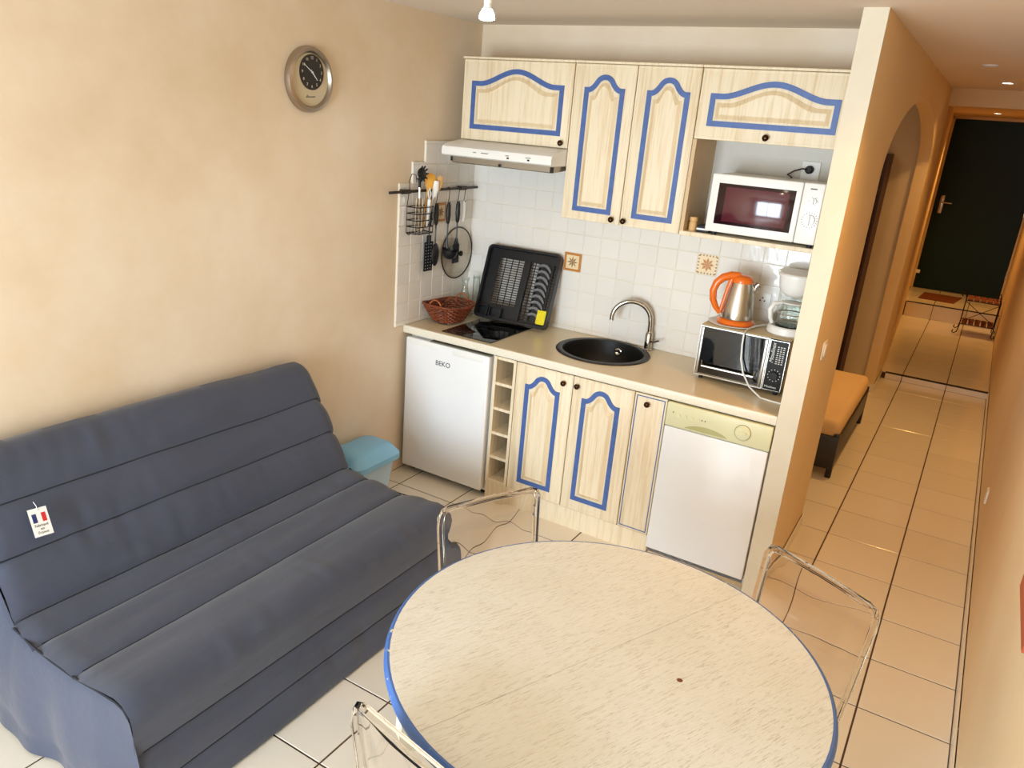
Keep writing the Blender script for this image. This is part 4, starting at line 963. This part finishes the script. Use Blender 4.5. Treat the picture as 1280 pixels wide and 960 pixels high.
single('cutlery', b, 'steel', 'steel cutlery handles bunched at the left of the wire cutlery holder', 'cutlery')

# ------------------------------------------------------------------ clock
ck = thing('wall_clock', 'round pewter wall clock with off-centre black dial high on the left wall', 'clock', (0.0, -1.385, 2.15))
CKy, CKz, CR = -1.383, 2.150, 0.137
part('rim', B().lathe([(0, 0.001), (CR, 0.001), (CR, 0.014), (CR * .97, 0.028), (CR * .86, 0.034), (CR * .80, 0.024), (CR * .79, .016), (0, .016)], (0, CKy, CKz), 64, (1, 0, 0)), 'clockrim', ck)
part('dial', B().cyl((0.016, CKy, CKz), (0.019, CKy, CKz), CR * .80, n=64), 'clockdial', ck, 'cream dial plate')
FY, FZ, FR = CKy + .006, CKz + .031, 0.073
fc = part('face', B().cyl((0.019, FY, FZ), (0.023, FY, FZ), FR, n=56), 'clockface', ck, 'black clock face with pale numerals')
for h in range(1, 13):
    a = pi / 2 - h * pi / 6
    text('numeral', str(h), 0.017, (0.0234, FY + cos(a) * FR * .80, FZ + sin(a) * FR * .80), (0, 1, 0), (0, 0, 1), 'clockdial', fc)
def hand(nm, ang, L, w):
    a = pi / 2 - R_(ang); c_, s_ = cos(a), sin(a)
    part(nm, B().prism([(FY - c_ * .012 - s_ * w, FZ - s_ * .012 + c_ * w), (FY - c_ * .012 + s_ * w, FZ - s_ * .012 - c_ * w), (FY + c_ * L + s_ * w * .4, FZ + s_ * L - c_ * w * .4), (FY + c_ * L - s_ * w * .4, FZ + s_ * L + c_ * w * .4)], (.0015, 0, 0), (.0245, 0, 0), (0, 1, 0), (0, 0, 1)), 'whitetext', fc, smooth=False)
hand('minute_hand', 302, .058, .0018); hand('hour_hand', 135, .045, .0026)
part('cap', B().cyl((.0235, FY, FZ), (.028, FY, FZ), .004, n=14), 'whitetext', fc)
part('printed_mark', B().prism([(CKy - .03, CKz - .075), (CKy + .03, CKz - .072), (CKy + .028, CKz - .066), (CKy - .01, CKz - .069), (CKy - .02, CKz - .062)], (.0006, 0, 0), (.0189, 0, 0), (0, 1, 0), (0, 0, 1)), 'greytext', ck, smooth=False)

# ------------------------------------------------------------------ bin
bn = thing('waste_bin', 'pale blue plastic bin with turquoise lid between sofa and fridge', 'bin', (0.14, -1.12, 0))
def rr2(x0, x1, y0, y1, r): return rrect(x0, x1, y0, y1, r)
b = B(); A0 = rrect(0.035, 0.215, -1.27, -0.99, .04); A1 = rrect(0.015, 0.245, -1.30, -0.96, .045)
n_ = len(A0); lo = [b.bm.verts.new((x, y, .002)) for x, y in A0]; hi = [b.bm.verts.new((x, y, .30)) for x, y in A1]
for i in range(n_): b.bm.faces.new((lo[i], lo[(i + 1) % n_], hi[(i + 1) % n_], hi[i]))
b.bm.faces.new(lo); part('body', b, 'bin', bn)
b = B(); loops = [(rrect(0.008, 0.268, -1.315, -0.935, .06), .262), (rrect(0.008, 0.268, -1.315, -0.935, .06), .292), (rrect(0.014, 0.258, -1.305, -0.945, .06), .302), (rrect(0.03, 0.240, -1.285, -0.965, .06), .335), (rrect(0.06, 0.205, -1.25, -1.00, .05), .352)]
vs = [[b.bm.verts.new((x, y, z)) for x, y in L_] for L_, z in loops]; n_ = len(vs[0])
for a_, c_ in zip(vs, vs[1:]):
    for i in range(n_): b.bm.faces.new((a_[i], a_[(i + 1) % n_], c_[(i + 1) % n_], c_[i]))
b.bm.faces.new(vs[-1]); part('lid', b, 'binlid', bn, 'domed turquoise lid')

# ------------------------------------------------------------------ sofa
sf = thing('sofa_bed', 'slate blue quilted fold-out sofa against the left wall', 'sofa', (0.5, -2.28, 0))
Y0, Y1 = -3.075, -1.492
def lerp(a, b, t): return a + (b - a) * t
def dens(prof, seams, per=14, puff=0.016):
    """prof: list of (x,z, is_seam). returns list of (x,z) densified with quilted bulge"""
    out = []
    ks = [i for i, p in enumerate(prof) if p[2]]
    # arclength param between seams
    segs = list(zip(ks, ks[1:]))
    for (a, c) in segs:
        pts = [Vector(prof[i][:2]) for i in range(a, c + 1)]
        L = [0]
        for p, q in zip(pts, pts[1:]): L.append(L[-1] + (q - p).length)
        T = L[-1]; m = per if T > .12 else max(6, int(per * .7))
        for k in range(m + (1 if (a, c) == segs[-1] else 0)):
            s_ = T * k / m; i = max(j for j in range(len(L)) if L[j] <= s_ + 1e-9); i = min(i, len(pts) - 2)
            f = (s_ - L[i]) / max(1e-9, L[i + 1] - L[i]); p = pts[i].lerp(pts[i + 1], f); d = (pts[i + 1] - pts[i]).normalized(); nrm = Vector((-d.y, d.x))
            if nrm.y < 0 and abs(d.x) > .1: nrm = -nrm
            if abs(d.x) <= .1 and nrm.x < 0: nrm = -nrm
            g = sin(pi * k / m) ** .45 if 0 < k < m else 0
            out.append((p + nrm * puff * 1.25 * g * min(1, T / .2), s_))
    return out
def smooth_path(P, it=2):
    return P
from mathutils import noise as mn
def fold(x, y, z, k=1.0):
    v = Vector((x * 5, y * 1.3, z * 5)); w = Vector((x * 3.5, y * 17, z * 3.5)); return (mn.noise(v) * .012 + mn.noise(v * 3.1) * .006 + mn.noise(w) * .0035 * (.5 + mn.noise(v * 1.7 + Vector((3, 1, 7))) * 1.6)) * k
back_prof = [(0.012, 0.30, 1), (0.012, 0.78, 0), (0.022, 0.84, 0), (0.045, 0.872, 1), (0.08, 0.885, 0), (0.115, 0.865, 0), (0.150, 0.81, 0), (0.189, 0.737, 1), (0.232, 0.668, 0), (0.273, 0.592, 1), (0.315, 0.51, 0), (0.357, 0.425, 1)]
seat_prof = [(0.352, 0.420, 1), (0.42, 0.408, 0), (0.481, 0.398, 1), (0.58, 0.392, 0), (0.691, 0.390, 1), (0.80, 0.402, 0), (0.90, 0.408, 0), (0.940, 0.398, 0), (0.960, 0.37, 0), (0.965, 0.31, 0), (0.968, 0.240, 1)]
skirt_prof = [(0.968, 0.242, 1), (0.985, 0.19, 0), (1.000, 0.125, 1), (1.015, 0.07, 0), (1.030, 0.012, 1)]
def cloth(prof, yl, yr, endround, puff, rise=0.0):
    pts = dens(prof, None, 14, puff)
    n = len(pts) - 1; nv = 170
    def f(u, v):
        i = min(n, int(round(u * n))); p = pts[i][0]; y = lerp(yl, yr, v)
        d = min(v, 1 - v) * (yr - yl); e = 1 - max(0, 1 - d / .07) ** 2.2
        zz = p.y; xx = p.x
        if endround and zz > .45: zz = zz - (1 - e) * .060 * (zz - .42) / .45; xx = xx - (1 - e) * .012
        elif endround: zz = zz - (1 - e) * .012
        zz += rise * (1 - v) * max(0, (zz - .45) / .45)
        q = fold(xx, y, zz); return Vector((max(.010, xx + q * .7), y, max(.004, zz + q * (1 if zz > .1 else 0))))
    return B().grid(f, n, nv)
part('backrest', cloth(back_prof, Y0 + .01, Y1, True, .020, .035), 'fabric', sf)
part('seat', cloth(seat_prof, Y0, Y1, True, .014), 'fabric', sf)
part('skirt', cloth(skirt_prof, Y0, Y1 + .012, False, .008), 'fabric', sf)
def env(x):
    allp = [(p[0], p[1]) for p in back_prof[1:]] + [(p[0], p[1]) for p in seat_prof[1:-2]]
    for (a, b_) in zip(allp, allp[1:]):
        if a[0] <= x <= b_[0] + 1e-9 and b_[0] > a[0]: return lerp(a[1], b_[1], (x - a[0]) / (b_[0] - a[0]))
    return allp[-1][1] if x > .9 else allp[0][1]
def side(yb, sg, out):
    def f(u, v):
        x = lerp(.012, .962, u); zt = env(x) - .012 - (.045 * max(0, (env(x) - .45) / .45))
        z = lerp(zt, .012, v); xx = x + (.066 * v * u)
        rip = .012 * v * (sin(u * 31) * .6 + sin(u * 17 + 1.3)) + .02 * sin(pi * min(1, v * 1.2)) ** .6
        return Vector((xx, yb + sg * ((rip + out * v ** .8) * (1 - u ** 7) + .010 * u ** 7), z))
    return B().grid(f, 60, 26)
part('side_panel', side(Y0 + .012, -1, .05), 'fabric', sf); part('side_panel', side(Y1 - .01, 1, .012), 'fabric', sf)
def piping(x, z, yl=Y0 + .03, yr=Y1 - .03, r=.0022, rise=0.0):
    def zz(t): return z + rise * (1 - t) * max(0, (z - .45) / .45)
    return B().tube([(x + .001 + fold(x, lerp(yl, yr, k / 50), zz(k / 50)) * .7, lerp(yl, yr, k / 50), zz(k / 50) + .001 + fold(x, lerp(yl, yr, k / 50), zz(k / 50))) for k in range(51)], r, 6)
for (x, z) in ((.189, .737), (.273, .592), (.357, .4235), (.481, .398), (.691, .390), (.968, .240), (1.000, .125)): part('seam', piping(x, z, rise=.035 if z > .45 else 0), 'seam', sf)
part('seam', B().tube([(lerp(.37, .955, k / 30), Y0 + .004, env(lerp(.37, .955, k / 30)) - .004) for k in range(31)], .004, 6), 'seam', sf)
part('seam', B().tube([(lerp(.37, .955, k / 30), Y1 - .002, env(lerp(.37, .955, k / 30)) - .004) for k in range(31)], .003, 6), 'seam', sf)
# swing tag
TN = Vector((.865, 0, .50)).normalized(); TU = Vector((.0, 1, 0)); TV = TN.cross(TU) * 1; TV = Vector((-.5, 0, .865)).normalized()
ang = R_(-5); TU2 = TU * cos(ang) + TV * sin(ang); TV2 = -TU * sin(ang) + TV * cos(ang)
TC = Vector((.262, -2.905, .690)) + TN * .030
tg = part('swing_tag', B().prism([(-.030, -.050), (.030, -.050), (.030, .044), (-.030, .044)], TN * .001, TC, TU2, TV2), 'paper', sf, 'white card tag printed with a tricolour and text', False)
part('blue_band', B().prism([(-.022, -.004), (-.008, -.004), (-.008, .026), (-.022, .026)], TN * .0004, TC + TN * .001, TU2, TV2), 'flagblue', tg, smooth=False)
part('red_band', B().prism([(.008, -.004), (.022, -.004), (.022, .026), (.008, .026)], TN * .0004, TC + TN * .001, TU2, TV2), 'flagred', tg, smooth=False)
for k, s_ in enumerate(('Fabriqué', 'en', 'France')): text('lettering', s_, .0125, TC + TN * .0014 + TV2 * (-.014 - k * .012), TU2, TV2, 'darktext', tg, ext=.0002)
part('tag_thread', B().tube([TC + TV2 * .036 + TN * .002, TC + TV2 * .05 + TN * .004, TC + TV2 * .066 - TN * .008], .0012, 5), 'paper', tg)

# ------------------------------------------------------------------ round table
TCX, TCY, TR, TZ = 2.096, -2.420, 0.571, 0.750
tb = thing('round_table', 'round cream painted dining table with chipped blue rim in the foreground', 'table', (TCX, TCY, 0))
for sg in (1, -1):
    ar = [(TR - .016) * 1.0] ; P = []
    for k in range(49): a = TDIR + sg * pi * k / 48; P.append((TCX + (TR - .004) * cos(a), TCY + (TR - .004) * sin(a)))
    nx_, ny_ = cos(TDIR + sg * pi / 2) * .0006, sin(TDIR + sg * pi / 2) * .0006
    P = [(x + nx_, y + ny_) for x, y in P]
    part('tabletop_half', B().prism(P, (0, 0, .026), (0, 0, TZ - .026), (1, 0, 0), (0, 1, 0)), 'tablepaint', tb, smooth=False)
part('rim', B().lathe([(TR - .005, TZ - .0008), (TR + .002, TZ - .0008), (TR + .008, TZ - .006), (TR + .011, TZ - .016), (TR + .008, TZ - .030), (TR - .012, TZ - .036), (TR - .030, TZ - .036), (TR - .030, TZ - .027)], (TCX, TCY, 0), 128), 'rim', tb, 'blue painted rounded rim with chipped paint')
part('apron', B().lathe([(TR - .085, TZ - .026), (TR - .083, TZ - .095), (TR - .088, TZ - .100), (TR - .100, TZ - .100), (TR - .102, TZ - .026)], (TCX, TCY, 0), 96), 'tablecream', tb)
part('knot_mark', B().lathe([(0, .0008), (.006, .0006), (.008, 0)], (2.298 + .0, -2.405, TZ), 10), 'wicker', tb, 'small brown knot mark')
part('column', B().lathe([(0, .10), (.062, .10), (.070, .14), (.050, .18), (.042, .24), (.060, .34), (.056, .44), (.040, .52), (.048, .56), (.066, .60), (.090, .70), (.090, TZ - .027), (0, TZ - .027)], (TCX, TCY, 0), 36), 'tablecream', tb, 'turned cream pedestal')
for k in range(4):
    a = math.atan2(-2.83 - TCY, 1.80 - TCX) + k * pi / 2; U_ = Vector((cos(a), sin(a), 0)); S_ = Vector((-sin(a), cos(a), 0)) * .044
    bk_ = [(.05, TZ - .027), (.535, TZ - .027), (.560, TZ - .060), (.562, TZ - .120), (.540, TZ - .158), (.50, TZ - .165), (.455, TZ - .130), (.34, TZ - .105), (.22, TZ - .135), (.12, TZ - .180), (.05, TZ - .210)]
    part('bracket', B().prism(bk_, S_, Vector((TCX, TCY, 0)) - S_ / 2, U_, (0, 0, 1)), 'tablecream', tb, 'curved cream bracket under the top')
    ft_ = [(.04, .20), (.04, .09), (.14, .055), (.26, .030), (.33, 0.0), (.385, 0.0), (.395, .025), (.36, .055), (.26, .085), (.14, .135)]
    part('foot', B().prism(ft_, S_, Vector((TCX, TCY, 0)) - S_ / 2, U_, (0, 0, 1)), 'tablecream', tb)

# ------------------------------------------------------------------ clear chairs
def make_chair(name, label):
    """local: x across, seat faces +y, back at y=0"""
    t = thing(name, label, 'chair', (0, 0, 0), None, True)
    w, ht = .190, .865
    # back frame: inverted U with squared shoulders, tapering slightly to the seat
    fr_ = [(-w + .012, 0.05, .46), (-w + .006, .022, .62), (-w, 0, .80), (-w + .001, -.001, .84), (-w + .012, -.002, ht - .006), (-w + .03, -.002, ht), (0, -.004, ht + .004), (w - .03, -.002, ht), (w - .012, -.002, ht - .006), (w - .001, -.001, .84), (w, 0, .80), (w - .006, .022, .62), (w - .012, .05, .46)]
    part('back_frame', B().tube(fr_, .0105, 6, flat=1.3), 'pmma', t)
    def f(u, v):
        z = lerp(.47, ht - .004, v); y = lerp(.05, -.002, ((z - .46) / .40)); x = lerp(-w + .010, w - .010, u)
        return Vector((x, y - .014 * sin(pi * u), z))
    b = B(); T = .0055; nu, nv = 22, 22
    def wob(u, v): return .0010 * sin(u * 9 + v * 4) * sin(v * 7 + 1) + .0005 * sin(u * 23)
    Fv = [[b.bm.verts.new(f(i / nu, j / nv)) for j in range(nv + 1)] for i in range(nu + 1)]; Bk = [[b.bm.verts.new(f(i / nu, j / nv) + Vector((0, -T - wob(i / nu, j / nv), 0))) for j in range(nv + 1)] for i in range(nu + 1)]
    for i in range(nu):
        for j in range(nv): b.bm.faces.new((Fv[i][j], Fv[i + 1][j], Fv[i + 1][j + 1], Fv[i][j + 1])); b.bm.faces.new((Bk[i][j], Bk[i][j + 1], Bk[i + 1][j + 1], Bk[i + 1][j]))
    bd_ = [(i, 0) for i in range(nu)] + [(nu, j) for j in range(nv)] + [(i, nv) for i in range(nu, 0, -1)] + [(0, j) for j in range(nv, 0, -1)]
    for p_, q_ in zip(bd_, bd_[1:] + bd_[:1]): b.bm.faces.new((Fv[p_[0]][p_[1]], Bk[p_[0]][p_[1]], Bk[q_[0]][q_[1]], Fv[q_[0]][q_[1]]))
    part('backrest', b, 'pmma', t)
    def g(u, v): x = lerp(-.195, .195, u); y = lerp(.05, .43, v); return Vector((x, y, .455 - .010 * sin(pi * u) * sin(pi * v)))
    part('seat', B().grid(g, 12, 12), 'sheet', t)
    part('seat_rim', B().tube([(-.19, .05, .452), (-.198, .15, .452), (-.2, .40, .452), (-.185, .435, .452), (.185, .435, .452), (.2, .40, .452), (.198, .15, .452), (.19, .05, .452)], .009, 6, True), 'pmma', t)
    for (x0, y0, x1, y1) in ((-.178, .055, -.190, -.02), (.178, .055, .190, -.02), (-.185, .415, -.192, .435), (.185, .415, .192, .435)):
        part('leg', B().tube([(x0, y0, .448), (lerp(x0, x1, .5), lerp(y0, y1, .5), .22), (x1, y1, .003)], [.015, .013, .011], 8), 'pmma', t)
    return t
def place(t, p0, p1, faceto):
    m = (Vector(p0) + Vector(p1)) / 2; d = (Vector(p1) - Vector(p0)).normalized(); nrm = Vector((-d.y, d.x))
    if (Vector(faceto) - m).dot(nrm) < 0: nrm = -nrm; d = -d
    t.location = (m.x, m.y, 0); t.rotation_euler = (0, 0, math.atan2(-nrm.x, nrm.y))
ch0 = make_chair('clear_chair', 'transparent chair between the sofa and the far side of the round table'); place(ch0, (1.427, -2.242), (1.591, -1.902), (TCX, TCY))
ch1 = copy_tree(ch0); LOCAL.add(ch1.name); ch1['label'] = 'transparent chair at the right of the round table by the corridor'; place(ch1, (2.34, -1.76), (2.687, -1.941), (TCX, TCY))
ch2 = copy_tree(ch0); LOCAL.add(ch2.name); ch2['label'] = 'transparent chair in the bottom foreground between sofa front and table'; place(ch2, (1.785, -3.055), (2.16, -3.125), (TCX, TCY))
for c in (ch0, ch1, ch2): c['group'] = 'clear chairs around the round table'

# ------------------------------------------------------------------ corridor things
sw = thing('light_switch', 'white light switch on the ochre side of the kitchen partition', 'switch', (XQ, -.40, 1.18))
part('plate', B().box(XQ - .0005, XQ + .008, -.440, -.362, 1.140, 1.220, .002), 'whiteplastic', sw)
part('rocker', B().box(XQ + .007, XQ + .013, -.425, -.380, 1.155, 1.205, .002), 'whiteplastic', sw)
ws = thing('wall_socket', 'small white socket low on the right corridor wall', 'socket', (XW, .75, .28))
part('plate', B().box(XW - .009, XW + .0005, .715, .790, .24, .315, .002), 'whiteplastic', ws)
part('recess', B().cyl((XW - .0095, .752, .278), (XW - .0085, .752, .278), .02, n=20), 'paper', ws)
pf_ = thing('picture_frame', 'terracotta edged frame hanging on the right wall, cut by the picture edge', 'picture', (XW, -1.76, 1.1))
part('frame', B().ring([(-1.95, .893), (-1.57, .893), (-1.57, 1.45), (-1.95, 1.45)], [(-1.91, .935), (-1.61, .935), (-1.61, 1.41), (-1.91, 1.41)], (-.022, 0, 0), (XW, 0, 0), (0, 1, 0), (0, 0, 1)), 'rust', pf_, smooth=False)
part('canvas', B().box(XW - .010, XW, -1.93, -1.59, .91, 1.43), 'decol', pf_, smooth=False)
# bed in the alcove
bd = thing('bed', 'low bed with dark frame and cream sheet in the arched alcove', 'bed', (1.6, 1.7, 0))
part('footboard', B().box(0.6, 2.200, 1.060, 1.095, .06, .285, .004), 'bedframe', bd, 'dark near side board')
part('side_board', B().box(2.165, 2.202, 1.095, 2.36, .12, .285, .004), 'bedframe', bd)
part('headboard', B().box(0.6, 2.200, 2.34, 2.375, .06, .285, .004), 'bedframe', bd)
for (x_, y_) in ((2.165, 1.065), (2.165, 2.335), (.62, 1.065), (.62, 2.335)): part('leg', B().box(x_, x_ + .036, y_, y_ + .036, 0, .30, .003), 'bedframe', bd)
def mt(u, v):
    return Vector((0, 0, 0))
b = B().box(.61, 2.190, 1.075, 2.375, .235, .385, .045, 4); part('mattress', b, 'bedsheet', bd, 'mattress under a cream fitted sheet')
# bookcase in the alcove
bc = thing('bookcase', 'dark mahogany bookcase standing against the alcove far wall', 'bookcase', (1.5, 3.1, 0))
part('side_panel', B().box(1.870, 1.890, 3.02, 3.315, 0, 1.99), 'shelfdark', bc, smooth=False); part('side_panel', B().box(0.9, .92, 3.02, 3.315, 0, 1.99), 'shelfdark', bc, smooth=False)
part('back_panel', B().box(.92, 1.870, 3.30, 3.315, 0, 1.99), 'shelfdark', bc, smooth=False)
for z_ in (.05, .45, .80, 1.05, 1.38, 1.70, 1.97): part('shelf', B().box(.92, 1.870, 3.03, 3.30, z_ - .011, z_ + .011), 'shelfdark', bc, smooth=False)
for (z_, h_) in ((.811, .19), (1.061, .22)):
    single('storage_box', B().box(1.60, 1.862, 3.04, 3.28, z_, z_ + h_, .006), 'shelfred', 'red-brown box on the %s filled shelf of the dark bookcase' % ('lower' if z_ < 1 else 'upper'), 'box', 'red-brown boxes in the bookcase')
# entrance door
dn = struct('door_1', B().box(1.985, 3.010, YD - .035, YD + .02, ZL + .006, 2.425, .003), 'doorgreen')
dn['label'] = 'dark green entrance door at the end of the corridor'
hp_ = part('handle_plate', B().box(2.045, 2.095, YD - .044, YD - .035, 1.245, 1.475, .004), 'steel', dn)
part('door_handle', B().tube([(2.07, YD - .04, 1.39), (2.07, YD - .085, 1.39), (2.10, YD - .09, 1.388), (2.19, YD - .088, 1.384)], .010, 10), 'steel', dn)
part('peephole', B().cyl((2.36, YD - .035, 1.78), (2.36, YD - .043, 1.78), .016, n=16), 'iron', dn)
for z_ in (.5, 1.3): part('hinge', B().cyl((3.012, YD - .04, z_), (3.012, YD - .04, z_ + .12), .012, n=10), 'steel', dn)
struct('trim_7', B().box(1.958, 1.985, YD - .05, YD + .03, ZL, 2.45).box(3.010, 3.03, YD - .05, YD + .03, ZL, 2.45).box(1.958, 3.03, YD - .05, YD + .03, 2.425, 2.46), 'wall_ochre')
sb = single('door_stop', B().box(1.995, 2.05, 7.62, 7.67, .50, .54, .003), 'whiteplastic', 'small white box on the hall wall low beside the entrance door', 'box')
mt_ = single('door_mat', B().prism([(2.13, 7.24), (2.53, 7.22), (2.60, 7.74), (2.16, 7.74)], (0, 0, .012), (0, 0, ZL + .0005), (1, 0, 0), (0, 1, 0)), 'mat', 'rust brown door mat on the landing before the entrance door', 'mat', smooth=False)
# wrought iron shoe rack with wooden slats
sr = thing('shoe_rack', 'wrought iron shoe rack with red-brown wooden slat shelves in the hall', 'shoe rack', (2.83, 6.45, ZV))
x0, x1, y0, y1 = 2.655, 2.995, 6.28, 6.60
for (zb_, ya, yb_) in ((ZV + .40, y0, y1), (ZV + .13, y0, y1)):
    for k in range(5):
        xa = x0 + .01 + k * (x1 - x0 - .02) / 5; part('slat', B().box(xa + .006, xa + (x1 - x0 - .02) / 5 - .006, ya, yb_, zb_, zb_ + .014, .002), 'slatwood', sr)
    part('shelf_frame', B().tube([(x0, ya, zb_ - .004), (x1, ya, zb_ - .004), (x1, yb_, zb_ - .004), (x0, yb_, zb_ - .004)], .005, 6, True), 'iron', sr)
for x_ in (x0, x1):
    for y_, s_ in ((y0, -1), (y1, 1)):
        sc_ = [(x_, y_, ZV + .45)] + [(x_ - .0, y_ + s_ * (.02 - .02 * cos(a * .5)), ZV + .45 + .02 * sin(a * .5)) for a in range(1, 9)]
        pts = [(x_ - (.05 if x_ == x0 else -.02), y_ + s_ * .0, ZV + .045), (x_ - (.055 if x_ == x0 else -.025), y_, ZV + .02), (x_ - (.035 if x_ == x0 else -.01), y_, ZV + .008), (x_ - .01, y_, ZV + .03), (x_, y_, ZV + .10), (x_, y_, ZV + .42), (x_ - .015, y_, ZV + .47), (x_ - .04, y_, ZV + .475), (x_ - .05, y_, ZV + .45), (x_ - .035, y_, ZV + .435)]
        part('leg', B().tube(pts, .006, 6), 'iron', sr)
part('cross_brace', B().tube([(x0, y0, ZV + .15), (x1, y0, ZV + .39)], .004, 6).tube([(x1, y0, ZV + .15), (x0, y0, ZV + .39)], .004, 6), 'iron', sr)
# corridor has a second ceiling fitting: the vestibule coat
